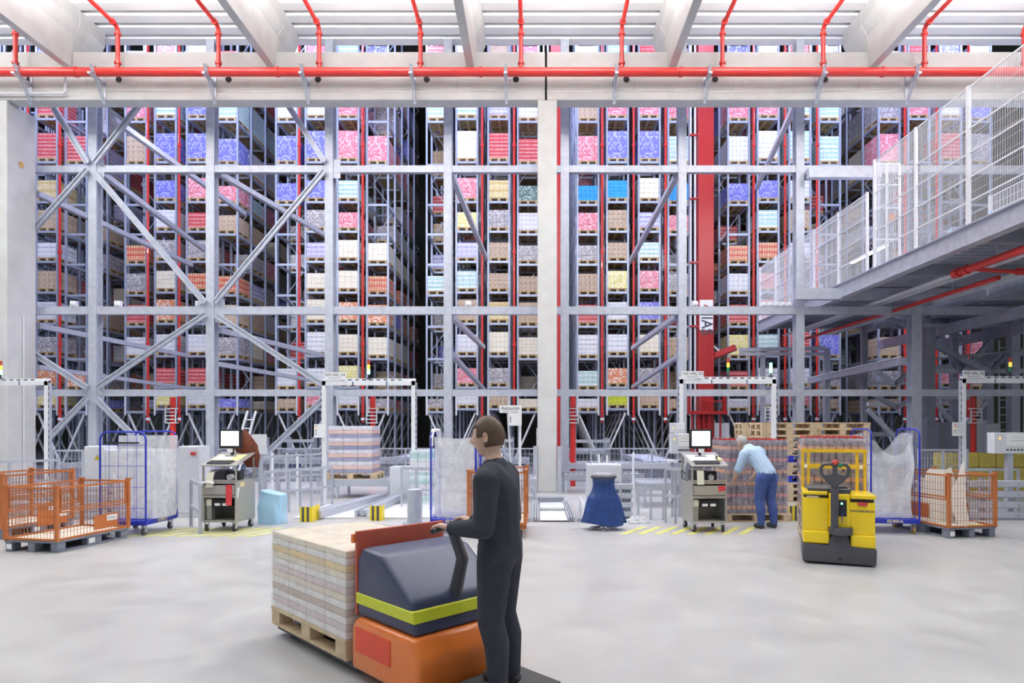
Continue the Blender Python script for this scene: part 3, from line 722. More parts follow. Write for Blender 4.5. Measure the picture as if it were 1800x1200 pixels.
# ---- blue roll containers
def roll(label, x, y, rz, ends='x', W=.72, D=.81, Hh=1.62, wheel='dgrey', front_text=True, skip=()):
    t = thing('roll_container', label, 'roll container', (x, y, 0), rz)
    zb_ = .16
    dk = MB().box(0,W,0,.03,zb_,zb_+.07).box(0,W,D-.03,D,zb_,zb_+.07).box(0,.03,.03,D-.03,zb_,zb_+.07).box(W-.03,W,.03,D-.03,zb_,zb_+.07)
    dk.build('base_frame', M['blue'], t, bevel=.006, seg=1)
    n = 9
    for k in range(n):
        xx = .04+(W-.08-.045)*k/(n-1); MB().box(xx,xx+.04,.03,D-.03,zb_+.045,zb_+.068).build('deck_slat', M['blue'], t)
    for (a, b) in ((.07,.08),(W-.07,.08),(.07,D-.08),(W-.07,D-.08)): caster(t, a, b, .055, wheel, z=zb_)
    def endframe(P):
        L = D if ends == 'x' else W
        pts = [P(0, zb_+.02)]+[P(u_, v_) for u_, v_ in [(0,Hh-.12)]+[( .12-.12*math.cos(a), Hh-.12+.12*math.sin(a)) for a in [math.pi/8*k for k in range(1,5)]]]
        pts += [P(L-.12+.12*math.sin(a), Hh-.12+.12*math.cos(a)) for a in [math.pi/8*k for k in range(0,5)]]+[P(L, zb_+.02)]
        f = MB().tube(pts, .014, 8).build('end_frame', M['blue'], t, smooth=True)
        g_ = MB()
        for k in range(1,5): g_.tube([P(L*k/5, zb_+.03), P(L*k/5, Hh-.005)], .0035, 5)
        for z in (.42,.74,1.06,1.38): g_.tube([P(0, z), P(L, z)], .0045, 5)
        g_.build('grid', M['blue'], f)
    if ends == 'x':
        endframe(lambda u_, z: (0.014, u_, z)); endframe(lambda u_, z: (W-.014, u_, z))
    else:
        endframe(lambda u_, z: (u_, .014, z)); endframe(lambda u_, z: (u_, D-.014, z))
    if front_text: text('lettering', 'EDEKA', .06, M['ypaper'], t, (W*.5,-.003,zb_+.035), ext=.0008, bold=.0015, sx=1.3)
    return t
def bag(name, label, x, y, rz, W, D, z0, z1, m, seed=1, fold=.02, top=None, sag=0, slump=0, bulge=.08, taper=0, nu=64, nv=28, flare=0, closed=False, cat='bag'):
    rnd = random.Random(seed); ph = [rnd.uniform(0, 6.28) for _ in range(8)]
    q = MB()
    for j in range(nv+1):
        f = j/nv; z = z0+(z1-z0)*f
        for i in range(nu):
            a = 2*math.pi*i/nu; ca, sa = math.cos(a), math.sin(a); e = .42
            sx = math.copysign(abs(ca)**e, ca); sy = math.copysign(abs(sa)**e, sa)
            k = 1-bulge*.5+bulge*math.sin(math.pi*min(1,f*1.15))-taper*(f)+flare*(1-f)
            r = 1+fold*(math.sin(5*a+ph[0]+2.5*f)+.7*math.sin(9*a+ph[1]-3*f)+.5*math.sin(17*a+ph[2]+5*f*math.sin(ph[3])))+fold*.8*math.sin(9*f+ph[4]+2*a)
            zz = z - (sag*math.sin(math.pi*(sx*.5+.5))*max(0,f-.55)/.45 if sag else 0)+slump*f*sx
            cx = .012*math.sin(7*f+ph[5])
            q.v.append((W/2+W/2*sx*k*r+cx, D/2+D/2*sy*k*r, zz))
    for j in range(nv):
        for i in range(nu):
            A = j*nu; B = A+nu; q.f.append((A+i, A+(i+1)%nu, B+(i+1)%nu, B+i))
    q.f.append(tuple(range(nu))[::-1])
    if closed:
        c_ = len(q.v); q.v.append((W/2, D/2, z1+.015)); 
        for i in range(nu): q.f.append((nv*nu+i, nv*nu+(i+1)%nu, c_))
    o = q.build(name, m, loc=(x,y,0), rz=rz, smooth=True)
    o.data.polygons.foreach_set('use_smooth', [True]*len(o.data.polygons)); 
    return tag(o, label, cat)
# left: grid ends front and back, film behind the front grid, shifted right
p = fl(257, 941)
ra = R(-3)
roll('blue roll container at left with a tall wire grid end facing the hall', p.x-.70, p.y-.02, ra, 'y', .72, .81, 1.58, 'bluep' if False else 'dgrey', False)
tt = [o for o in bpy.data.objects if o.name.startswith('roll_container')][-1]
l_ = text('lettering', 'EDEKA', .06, M['ypaper'], tt, (.723,.42,.195), (R(90),0,R(90)), .0008, .0015, 1.3)
MB().box(.08,.62,-.006,.006,1.40,1.425).build('label_rail', M['black'], tt)
bag('film_bag', 'clear plastic film bag hanging in the left blue roll container', p.x-.62, p.y+.16, ra, .74, .58, .24, 1.52, M['bag'], 3, .035, bulge=.12, flare=.05)
# middle
p = fl(757, 937)
roll('blue roll container holding a film bag, beside the cage trolley', p.x+.0, p.y-.06, R(-1), 'x', .72, .81, 1.58)
bag('film_bag', 'clear plastic film bag in the blue roll container beside the cage trolley', p.x+.05, p.y+.03, R(-1), .62, .62, .24, 1.50, M['bag'], 11, .03, bulge=.04, taper=-.08, sag=.04)
# white paper covers pulled over the frame tops
for dx, w_ in ((.0,'left'),(.68,'right')):
    cv = MB().tube([(dx+.02,.02,1.36),(dx+.02,.02,1.50),(dx+.02,.14,1.60),(dx+.02,.67,1.60),(dx+.02,.79,1.50),(dx+.02,.79,1.30)], .028, 8)
    tag(cv.build('film_sleeve', M['paper'], loc=(p.x,p.y-.06,0), rz=R(-1), smooth=True), 'white film sleeve pulled over the %s frame of the middle roll container' % w_, 'film')
# right
p = fl(1530, 937)
roll('blue roll container with sagging film right of the yellow truck', p.x-.02, p.y-.03, R(-6), 'x', .74, .81, 1.62, 'tan')
bag('film_bag', 'sagging clear film bag in the roll container right of the yellow truck', p.x+.03, p.y+.03, R(-6), .64, .62, .24, 1.56, M['bag'], 23, .05, bulge=.05, sag=.36, slump=.0, taper=-.1)
# small film heaps
for i, (u, v, lab) in enumerate(((1121,919,'crumpled clear film heap on the floor beside the yellow hatching'),(325,862,'crumpled white film hanging on the rail beside the left computer cart'))):
    q = MB(); rnd = random.Random(i)
    n1, n2 = 18, 10
    for j in range(n2+1):
        for k in range(n1):
            a = 2*math.pi*k/n1; b = math.pi/2*j/n2; r = (.14+.05*rnd.random())
            q.v.append((r*1.3*math.cos(a)*math.cos(b), r*.8*math.sin(a)*math.cos(b), (.12 if i == 0 else .2)*math.sin(b)*(.7+.5*rnd.random())))
    for j in range(n2):
        for k in range(n1): q.f.append((j*n1+k, j*n1+(k+1)%n1, (j+1)*n1+(k+1)%n1, (j+1)*n1+k))
    f_ = fl(u, v)
    if i: continue
    tag(q.build('film_heap', M['bag'], loc=f_), lab, 'film')

# ---- computer carts
def cart(side, x, y, rz, W=.56, D=.60):
    L = side == 'left'
    w_ = 'left computer cart' if L else 'right computer cart'
    t = thing('computer_cart', 'stainless steel computer cart with monitor, %s' % ('beside the pale blue bag' if L else 'in front of the yellow floor hatching'), 'computer cart', (x, y, 0), rz)
    for a, b in ((.05,.05),(W-.05,.05),(.05,D-.05),(W-.05,D-.05)): caster(t, a, b, .055, 'rubber', z=.145, a=R(12 if a < .1 else -10))
    s = 'inox'
    MB().box(0,W,0,D,.145,.175).build('bottom_shelf', M[s], t, bevel=.004, seg=1)
    for xx, nm in ((0,'side_panel'),(W-.018,'side_panel')): MB().box(xx,xx+.018,.03,D,.175,.80).build(nm, M[s], t, bevel=.003, seg=1)
    MB().box(.018,W-.018,D-.018,D,.175,.80).build('back_panel', M['inox_d'], t)
    for xx in (0, W-.025): MB().box(xx,xx+.025,0,.03,.175,1.04).build('corner_post', M[s], t, bevel=.003, seg=1)
    for xx in (0, W-.025): MB().box(xx,xx+.025,D-.03,D,.80,1.22).build('corner_post', M[s], t)
    MB().box(.025,W-.025,.004,.022,.545,.575).box(.018,W-.018,.004,D-.02,.535,.545).build('crossbar', M[s], t)
    dr = MB().box(.03,W-.03,-.012,.0,.585,.735).box(.03,W-.03,0,D-.1,.585,.60).box(.03,.04,0,D-.1,.60,.735).box(W-.04,W-.03,0,D-.1,.60,.735).build('drawer', M[s], t, bevel=.002, seg=1)
    MB().box(.018,W-.018,0,D,.785,.80).box(.018,W-.018,.0,.012,.76,.82).build('tray', M[s], t)
    # sloped desk
    a = MB().prismx([(-.02,1.03),(-.02,1.055),(D,1.235),(D,1.21)], -.015, W+.015).build('desk_top', M[s], t, bevel=.004, seg=1)
    sl = math.atan2(.18, D+.02)
    def on(x0,x1,y0,y1,h,name,m,par=t,e=0):
        o = MB().box(x0,x1,y0,y1,e,e+h).build(name, m, par, (0,-.02,1.056)); o.rotation_euler = (sl,0,0); return o
    on(.03,W-.06,.20,.5,.003,'desk_mat', M['ypaper'] if L else M['paper'])
    on(.05,W*.6,.24,.47,.002,'paper_sheet', M['paper'],e=.0032)
    # monitor
    Mo = Matrix.Translation((W*.46, .40, 0))
    MB().box(-.02,.02,.0,.04,1.17,1.36).box(-.09,.09,-.05,.1,1.165,1.185).build('monitor_stand', M['black'], t, (W*.46,.42,0))
    mo = MB().box(-.185,.185,0,.05,1.30,1.615).build('monitor', M['black'], t, (W*.46,.36,0), bevel=.008)
    MB().box(-.15,.15,-.003,-.0005,1.345,1.585).build('screen', M['screen'], mo)
    MB().box(-.10,.10,-.0045,-.0035,1.468,1.482).build('screen_text', M['screeng'], mo)
    MB().box(-.04,.05,-.012,-.002,1.235,1.30).build('note', M['paper'], mo)
    # keyboard, a thing lying on the desk
    k = thing('keyboard', 'black keyboard on the sloped desk of the '+w_, 'keyboard', (x, y, 0), rz)
    kb = MB().box(.06,.06+.40,.035,.175,0,.014).build('case', M['dgrey'], k, (0,-.02,1.058), bevel=.003, seg=1); kb.rotation_euler = (sl,0,0)
    kk = MB()
    for r_ in range(5):
        for c_ in range(15): kk.box(.072+c_*.0255,.072+c_*.0255+.021,.045+r_*.025,.045+r_*.025+.02,.014,.02)
    kk = kk.build('keys', M['black'], k, (0,-.02,1.058)); kk.rotation_euler = (sl,0,0); kk['kind'] = 'stuff'
    # label printer and tape
    pr = thing('label_printer', 'label printer on the tray of the '+w_, 'printer', (x, y, .801), rz)
    MB().box(.05,.28,.16,.42,0,.16).build('case', M['dgrey'], pr, bevel=.01)
    q = MB(); pts = [(.12,.14),(.06,.15),(.01,.13),(-.022,.06),(-.03,-.02),(-.034,-.10)]
    if not L: pts = [(.15,.19),(.06,.185),(.0,.16),(-.016,.06),(-.02,-.02),(-.022,-.05)]
    for i in range(len(pts)-1): q.box(0,0,0,0,0,0) if False else None
    n0 = 0
    for (yy, zz) in pts: q.v += [(.08,yy,zz),(.19 if not L else .2,yy,zz),(.19 if not L else .2,yy+.0015,zz+.0015),(.08,yy+.0015,zz+.0015)]
    for i in range(len(pts)-1):
        A = i*4; B = A+4
        for e in range(4): q.f.append((A+e, A+(e+1)%4, B+(e+1)%4, B+e))
    q.f.append((0,3,2,1)); e = (len(pts)-1)*4; q.f.append((e,e+1,e+2,e+3))
    q.build('label_strip', M['cream'], pr)
    MB().lathe([(.02,-.05),(.045,-.05),(.045,.05),(.02,.05)], 18, (.36,.2,.05), 'y').build('label_roll', M['paper'], pr)
    MB().box(.3,.48,.24,.40,0,.14).build('power_unit', M['black'], pr, bevel=.01)
    # power boxes under the crossbar
    q = thing('battery_unit', 'black battery unit with cables on the lower shelf of the '+w_, 'battery unit', (x, y, .345), rz)
    MB().box(.13,.44,.05,.18,.05,.16).build('case', M['black'], q, bevel=.006, seg=1)
    MB().box(.04,.125,.05,.15,.06,.16).build('adapter', M['cream'], q)
    MB().box(.18,.27,.045,.0495,.06,.10).box(.31,.40,.045,.0495,.06,.10).build('sticker', M['paper'], q)
    MB().tube([(.44,.1,.12),(.48,.1,.10),(.515,.1,.02),(.52,.1,-.10),(.525,.12,-.168)], .006, 6).build('cable', M['black'], q, smooth=True)
    MB().box(.04,.12,.06,.16,-.168,.058).build('bracket', M['inox_d'], q)
    # red rag or tape
    if L: tag(MB().box(W-.155,W-.06,-.030,-.014,.42,.745).build('red_rag', M['redtape'], loc=(x,y,0), rz=rz, bevel=.004, seg=1), 'red rag hanging over the drawer of the left computer cart', 'rag')
    else: MB().prism([(W-.14,.64),(W-.03,.66),(W-.03,.735),(W-.145,.73)], -.0165, -.0135).build('tape', M['redtape'], t)
    if L:
        MB().box(W+.0005,W+.002,.12,.25,.70,.77).build('sticker', M['ypaper'], t)
        MB().prismx([(.01,.56),(.05,.50),(.08,.62),(.11,.70),(.04,.68)], W+.0005, W+.002).build('torn_label', M['paper'], t)
        MB().tube([(0,-.03,.76),(.1,-.05,.79),(.22,-.04,.77)], .022, 8).build('paper_roll_edge', M['paper'], t, smooth=True)
    else:
        sc_ = thing('barcode_scanner', 'yellow and black handheld scanner on the right computer cart', 'scanner', (x+W*.86, y+.16, 1.125), rz)
        MB().tube([(0,-.06,.0),(0,0,.015),(0,.08,.03)], [.018,.02,.026], 10).build('grip', M['ypaper'], sc_, smooth=True)
        MB().cb((0,.10,.035),(.06,.07,.05)).build('scan_head', M['black'], sc_, bevel=.008)
        MB().tube([(-.0,.3,.9),(-.10,.25,.96),(-.12,.15,.84),(-.03,.1,.80)],.006,6).build('cable', M['black'], t, smooth=True)
    return t
p = fl(355, 934); cart('left', p.x, p.y, R(-4))
p = fl(1216, 936); cart('right', p.x, p.y, R(3))
# jacket hung behind the left monitor
q = MB(); rnd = random.Random(5)
p = fl(355, 934)
for j in range(13):
    f = j/12; z = 1.60-.62*f
    for k in range(20):
        a = 2*math.pi*k/20; r = (.08+.09*math.sin(min(1,f*1.6)*1.57))*(1+.16*math.sin(4*a+4*f)+.14*rnd.random())*(1-.45*max(0,f-.7)/.3)
        q.v.append((.33+.20*f+r*math.cos(a), .56+.4*r*math.sin(a), z))
for j in range(12):
    for k in range(20): q.f.append((j*20+k, j*20+(k+1)%20, (j+1)*20+(k+1)%20, (j+1)*20+k))
q.f.append(tuple(range(20))); q.f.append(tuple(range(240,260))[::-1])
tag(q.build('jacket', plain('rust_red_jacket', (.20,.045,.02), .8, 0, .5, 22, .5), loc=(p.x+.02,p.y+.02,0), smooth=True), 'rust-red dark jacket hung behind the monitor of the left computer cart', 'jacket')

# ---- pale blue bag
p = fl(475, 921)
bag('plastic_bag', 'pale blue filled plastic bag on the floor beside the left computer cart', p.x-.23, p.y-.02, R(-6), .42, .34, .002, .53, M['lblue'], 8, .035, bulge=.05, taper=.08, slump=-.04, closed=True)
# ---- waste bag stand
p = fl(1061, 930)
t = thing('waste_bag_stand', 'round metal waste bag stand right of the middle column', 'bag stand', (p.x, p.y, 0))
for a in (200, 265, 330, 30, 140): MB().tube([(0,0,.06),(.26*math.cos(R(a)),.26*math.sin(R(a)),.012)], .011, 6).build('foot', M['steel'], t)
MB().tube([(0,0,.05),(0,.0,.25)], .016, 8).tube([(0,.2,.1),(0,.2,.86)],.012,8).build('pole', M['white'], t)
MB().lathe([(.185,.86),(.19,.87),(.19,.90),(.10,.915),(.02,.92)], 28).build('lid', M['alu'], t, smooth=True)
MB().tube([(.2*math.cos(a),.2*math.sin(a),.845) for a in [2*math.pi*k/24 for k in range(24)]], .014, 8, True).build('hoop', M['black'], t, smooth=True)
q = MB(); nu, nv = 56, 22
for j in range(nv+1):
    f = j/nv; z = .855-(.855-.10)*f
    for i in range(nu):
        a = 2*math.pi*i/nu
        r = .195-.04*math.sin(math.pi*min(1,f*2.2))+.155*f**1.3
        r *= 1+.05*math.sin(7*a+1)*f+.04*math.sin(13*a+2*f)*min(1,f*2)
        zz = z+(.03*math.sin(2*a+.5) if f > .9 else 0)*f
        q.v.append((r*math.cos(a)*1.0, r*.62*math.sin(a), max(.07,zz)))
for j in range(nv):
    for i in range(nu): q.f.append((j*nu+i, j*nu+(i+1)%nu, (j+1)*nu+(i+1)%nu, (j+1)*nu+i))
q.f.append(tuple(nv*nu+i for i in range(nu)))
tag(q.build('waste_bag', M['bluep'], loc=(p.x,p.y,0), smooth=True), 'dark blue waste bag hanging in the round stand', 'bag')

# ---- steel cylinder post with floor plate
p = fl(727, 922)
t = thing('steel_bollard', 'thick galvanised round bollard on a floor plate left of the middle roll container', 'bollard', (p.x, p.y+.1, 0))
MB().cyl((0,0,.30),.125,.56,32).build('tube', M['steel'], t, smooth=True); MB().cyl((0,0,.012),.20,.02,32).build('floor_plate', M['steel'], t); MB().cyl((0,0,.585),.122,.01,32).build('cap', M['lgrey'], t)
# ---- yellow and black guards
for i, (u, v, w_, lab) in enumerate(((527,917,.30,'left yellow and black striped corner guard at the conveyor ramp'),(650,915,.26,'right yellow and black striped corner guard at the conveyor ramp'),(1385,915,.24,'yellow and black corner guard beside the pallet stacks'))):
    p = fl(u, v); t = thing('corner_guard', lab, 'guard', (p.x, p.y, 0), 0, 'yellow and black corner guards')
    MB().box(0,.20,0,.012,0,.26).box(.20,.212,0,.40 if i == 0 else .2,0,.26).build('plate', M['yelw'], t)
    for k in (0,1): MB().box(.035+k*.085,.075+k*.085,-.003,-.0005,.0,.26).build('black_stripe', M['ink'], t)
    MB().box(.0,.2,.012,.10,0,.012).build('foot_plate', M['yelw'], t)
# ---- portals
def portal(u0, u1, vt, Y, label, left=True):
    x0, x1, z = X(u0,Y), X(u1,Y), Z(vt,Y)
    t = thing('light_curtain_gate', label, 'gate', (x0, Y, 0))
    w = .085
    for xx in ((0, x1-x0) if left else (x1-x0,)):
        MB().box(xx-w/2,xx+w/2,-.04,.04,.012,z).build('post', M['white'], t, bevel=.004, seg=1)
        s = -1 if xx == 0 else 1
        q = MB().box(xx+s*.055-.01,xx+s*.055+.01,-.03,.05,.3,z-.05)
        q.build('slotted_rail', M['steel'], t)
        q = MB()
        for k in range(int((z-.4)/.13)): q.box(xx+s*.055-.008,xx+s*.055+.008,-.033,-.031,.35+k*.13,.41+k*.13)
        q.build('slots', M['ink'], t)
        MB().box(xx-.12,xx+.12,-.12,.12,0,.012).build('foot_plate', M['steel'], t)
    MB().box(-w/2,(x1-x0)+w/2,-.04,.04,z-.11,z-.02).box(-w/2,(x1-x0)+w/2,.0,.05,z-.02,z+.035).build('top_beam', M['white'], t)
    q = MB()
    for k in range(int((x1-x0-.4)/.15)): q.box(.35+k*.15,.43+k*.15,-.003,-.001,z-.005,z+.02)
    q.build('slots', M['ink'], t)
    for f in (.32,.7): MB().box((x1-x0)*f,(x1-x0)*f+.02,-.045,-.041,z-.11,z-.03).build('joint', M['bluep'], t)
    return t
def sign(name, label, u0, u1, v0, v1, Y, lines, cat='sign', m='paper'):
    x0, x1, z0, z1 = X(u0,Y), X(u1,Y), Z(v1,Y), Z(v0,Y)
    t = thing(name, label, cat, ((x0+x1)/2, Y, (z0+z1)/2))
    MB().box(-(x1-x0)/2,(x1-x0)/2,0,.006,-(z1-z0)/2,(z1-z0)/2).build('panel', M[m], t)
    for (s, sz, dz, mm) in lines: text('lettering', s, sz, M[mm], t, (0,-.002,dz), ext=.0008)
    return t
YG = 13.8
portal(570,727,668,YG,'white light curtain gate marked 04, left of the middle roll container')
sign('gate_sign','white sign WE HRL 04 on the gate left of the middle column',569,608,654,667.5,YG-.06,[('WE HRL 04',.088,.022,'ink'),('PROMOTION',.042,-.045,'greyink')])
portal(1197,1360,665,YG,'white light curtain gate marked 03, behind the right computer cart')
sign('gate_sign','white sign WE HRL 03 on the gate behind the right computer cart',1198,1237,652,665,YG-.06,[('WE HRL 03',.088,.022,'ink'),('PROMOTION',.042,-.045,'greyink')])
portal(1693,1860,664,YG,'white light curtain gate marked 02 at the right edge')
sign('gate_sign','white sign WE HRL 02 on the gate at the right edge',1692,1731,651,664.5,YG-.06,[('WE HRL 02',.088,.022,'ink'),('PROMOTION',.042,-.045,'greyink')])
portal(-75,83,668,YG,'white light curtain gate at the left edge beside the concrete column')
# signal lights
def signal(u, v0, v1, cols, label, Y=YG):
    z = Z(v1,Y); h = (v1-v0)*Y/FPX; t = thing('signal_light', label, 'signal light', (X(u,Y), Y, z))
    MB().cyl((0,0,h*.1),.012,h*.2,8).box(-.04,.04,-.03,.03,-.02,.0).build('base', M['black'], t)
    seg = h*.8/len(cols)
    for i, c in enumerate(cols): MB().cyl((0,0,h*.2+seg*(i+.5)),.03,seg*.94,14).build('lens', M[c], t, smooth=True)
zz = 664
signal(648,632,664,('lampg','lampy','lampr'),'signal light lit green on top of the gate marked 04')
signal(1200,628,660,('green','lampy','lampr'),'unlit signal light on top of the gate marked 03, left one') if False else signal(1280,629,660,('green','lampy','lampr'),'three-colour signal light in the middle of the gate marked 03')
signal(1355,637,660,('lampg',),'small green lit signal light at the right end of the gate marked 03')
signal(1776,628,659,('green','lampy','lampr'),'signal light with amber lamp on the gate marked 02')
signal(1,634,664,('lampg','lampy','lampr'),'signal light lit green at the left edge of the hall')
# Retouren sign with posts
Yr_ = 13.2
t = thing('sign_stand', 'slim white stand carrying the returns sign left of the middle column', 'sign stand', (X(914,Yr_), Yr_, 0))
MB().box(-.025,.025,-.02,.02,.012,Z(712,Yr_)).build('post', M['white'], t); MB().box(-.12,.12,-.12,.12,0,.012).build('foot_plate', M['steel'], t)
MB().bar((X(892,Yr_)-X(914,Yr_),.05,Z(726,Yr_)),(X(903,Yr_)-X(914,Yr_),.02,.012),.03,.06).build('slanted_post', M['lgrey'], t)
sign('returns_sign','white sign reading Retouren left of the middle column',878,917,712,725.5,Yr_-.05,[('Retouren',.098,.015,'ink'),('WARENANNAHME',.036,-.05,'greyink')])
s_ = sign('notice_sheet','white notice sheet hanging below the Retouren sign',894,917,726,748,Yr_-.05,[])
MB().box(-.10,-.085,-.003,-.001,-.06,.06).build('print', M['ink'], s_)
s_ = sign('notice_sheet','white notice sheet with coloured key on the gate marked 04',552,572,745,769,YG-.06,[])
for k,c in enumerate(('redk','lampy','ink','greyink','bluep')): MB().box(-.085,-.065,-.003,-.001,.08-k*.04,.105-k*.04).build('key_mark', M[c], s_)
s_ = sign('notice_sheet','white notice sheet with red-topped key on the far right gate post',1674,1697,742,766,YG-.06,[])
for k,c in enumerate(('redk','redk','lampy','ink','greyink')): MB().box(-.095,-.07,-.003,-.001,.08-k*.04,.105-k*.04).build('key_mark', M[c], s_)
for k in range(6): MB().box(-.04,.10,-.003,-.001,.10-k*.035,.104-k*.035).build('print', M['greyink'], s_)
# control boxes
def cbox(u0,u1,v0,v1,Y,label,btn=True,post=True,side=0):
    x0,x1,z0,z1 = X(u0,Y),X(u1,Y),Z(v1,Y),Z(v0,Y)
    t = thing('control_box', label, 'control box', ((x0+x1)/2, Y, 0)); w=(x1-x0)/2
    MB().box(-w,w,0,.2,z0,z1).build('case', M['lgrey'], t, bevel=.006, seg=1)
    MB().box(-w*.35,w*.92,-.004,-.001,z0+(z1-z0)*.36,z1-.02).build('diagram', M['paper'], t)
    MB().box(-w*.15,w*.7,-.0052,-.0045,z0+(z1-z0)*.6,z0+(z1-z0)*.62).box(-.02,w*.5,-.0052,-.0045,z0+(z1-z0)*.75,z0+(z1-z0)*.76).build('print', M['greyink'], t)
    MB().prism([(-w*.78,z1-.12),(-w*.62,z1-.12),(-w*.7,z1-.07)],-.004,-.001).build('warning_mark', M['lampy'], t)
    for k in range(6 if btn else 0): MB().cyl((-w*.3+k*w*.2,-.01,z0+.07),.014,.02,12,'y').build('button', M['black'], t)
    if btn: MB().cyl((w*.88,-.02,z0+.07),.028,.04,14,'y').build('emergency_button', M['redk'], t)
    if post: MB().box(-.05,.05,.05,.15,.0,z0).build('post', M['alu'], t)
    return t
cbox(1180,1218,762,797,11.9,'light grey control box with buttons beside the right computer cart monitor')
cbox(1748,1812,760,797,11.9,'light grey control box on a post at the right edge')
cbox(1180,1204,743,761,13.2,'small white panel above the control box behind the right cart',False,False)
t = thing('white_panel','plain white panel board behind the left computer cart monitor','panel',(X(455,11.9),11.9,0)); MB().box(-.13,.13,0,.04,Z(798,11.9),Z(763,11.9)).build('board', M['white'], t); MB().box(-.03,.03,.041,.09,0,Z(770,11.9)).build('post', M['alu'], t)
# switch cabinets
def cabinet(u0,u1,v0,vb,label,depth=.4,mat='lgrey',tri=None,handle=False,Y=None):
    Y = Y or FPX*H/(vb-VY); x0,x1 = X(u0,Y),X(u1,Y); z1 = Z(v0,Y)
    t = thing('switch_cabinet', label, 'cabinet', ((x0+x1)/2, Y, 0)); w=(x1-x0)/2
    MB().box(-w,w,0,depth,.0,z1).build('body', M[mat], t, bevel=.006, seg=1)
    d_ = MB().box(-w+.012,w-.012,-.014,-.001,.09,z1-.015).build('door', M[mat], t, bevel=.003, seg=1)
    for s_ in (-w*.8,w*.8): MB().tube([(s_,.1,z1),(s_,.1,z1+.03)],.012,8).build('lifting_eye', M['steel'], t)
    if tri:
        MB().prism([(tri-.055,z1-.25),(tri+.055,z1-.25),(tri,z1-.155)],-.018,-.0145).build('warning_triangle', M['ink'], d_)
        MB().prism([(tri-.044,z1-.243),(tri+.044,z1-.243),(tri,z1-.168)],-.020,-.0185).build('warning_field', M['yelw'], d_)
        MB().prism([(tri-.006,z1-.195),(tri+.008,z1-.185),(tri+.001,z1-.21),(tri+.008,z1-.21),(tri-.002,z1-.235),(tri-.001,z1-.215),(tri-.01,z1-.215)],-.022,-.0205).build('flash', M['ink'], d_)
    if handle: MB().box(w*.3,w*.75,-.05,-.0145,z1-.16,z1-.105).build('switch_handle', M['redk'], d_)
    return t
cabinet(148,182,784,917,'tall light grey switch cabinet with yellow warning triangle',tri=.07,Y=12.0)
cabinet(184,312,790,917,'light grey switch cabinet behind the left blue roll container',Y=12.05)
cabinet(313,350,784,917,'light grey switch cabinet with red handle left of the left cart',handle=True,Y=11.9)
cabinet(685,742,820,868,'low light grey cabinet left of the steel bollard',Y=14.6)
cabinet(855,918,821,860,'grey cabinet behind the mesh cage trolley',Y=14.9)
cabinet(1033,1093,816,917,'light grey machine cabinet behind the waste bag stand',Y=12.2)
MB_ = None
cabinet(1650,1708,742,800,'grey cabinet with mesh door behind the 02 gate, left one',mat='steel_dark',Y=20.5)
cabinet(1710,1736,738,800,'pale grey cabinet behind the 02 gate, middle one',Y=20.4)
cabinet(1737,1759,744,800,'pale grey cabinet behind the 02 gate, right one',Y=20.2)

# ---- guard rail stacks (crash barriers)
def barrier(u0, u1, Y, label, n=4, h=.62, nb=2):
    x0, x1 = X(u0,Y), X(u1,Y); t = thing('crash_barrier', label, 'barrier', (x0, Y, 0)); L = x1-x0
    step = h/n
    for k in range(n):
        q = MB(); z = .02+k*step
        q.prismx([(0,z),(-.03,z+.02),(-.03,z+step*.62),(0,z+step*.68),(.04,z+step*.68),(.04,z)], 0, L)
        q.build('rail', M['alu'], t)
        q = MB()
        for i in range(max(1,int(L/.45))): 
            for dx in (.1,): q.cyl((.15+i*.45,-.033,z+step*.33),.014,.012,10,'y')
        q.build('bolts', M['steel_dark'], t)
    for xx in (.05, L/2, L-.1): MB().box(xx,xx+.08,.045,.13,0,h).build('post', M['steel_dark'], t)
    return t
barrier(1595,1860,11.6,'low galvanised crash barrier behind the right orange cage',4,.74)
barrier(848,904,12.6,'low galvanised crash barrier seen through the mesh cage trolley',4,.78)
barrier(1076,1112,11.8,'short pale crash barrier behind the dark blue waste bag',4,.66)
barrier(-20,195,11.7,'low galvanised crash barrier behind the left orange cages',4,.62)

# ---- railings
def railing(label, pts, h=1.0, mids=(.5,), posts=5, w=.04):
    t = thing('railing', label, 'railing', pts[0]); P0 = Vector(pts[0])
    for a, b in zip(pts[:-1], pts[1:]):
        a = Vector(a)-P0; b = Vector(b)-P0
        for f in (1,)+tuple(mids): MB().bar(a+Vector((0,0,h*f)), b+Vector((0,0,h*f)), w, w*1.2).build('rail', M['alu'], t)
        for k in range(posts):
            p = a+(b-a)*k/(posts-1); MB().box(p.x-w/2,p.x+w/2,p.y-w/2,p.y+w/2,0,h-.02).build('post', M['alu'], t)
    return t
railing('aluminium railing right of the pale blue bag', [fl(465,905), fl(584,888)], .80, (.5,), 7)
railing('inner aluminium railing behind the one beside the pale blue bag', [fl(460,890), fl(585,874)], 1.02, (.55,), 4)
railing('aluminium railing beside the steel bollard', [fl(706,893), fl(757,898)], .82, (.5,), 3)
railing('aluminium railing left of the right computer cart', [fl(1170,918), fl(1205,922)], .93, (.5,), 3)
railing('low aluminium railing in the middle right of the waste bag stand', [fl(1122,912), fl(1166,914)], .62, (.7,), 3)
railing('tubular railing behind the cardboard cage', [fl(1690,905), fl(1790,905)], .85, (.5,), 3)
railing('aluminium railing left of the left computer cart', [fl(336,925), fl(352,938)], .76, (.45,), 2)
railing('aluminium hand rail behind the left orange cages', [fl(-30,905), fl(103,895)], .98, (.6,), 4)
t = thing('machine_stand','aluminium profile stand with brace beside the right computer cart','machine stand',(X(1180,12),12,0))
for xx in (0,.16,.3): MB().box(xx,xx+.045,0,.045,0,1.0).build('post', M['alu'], t)
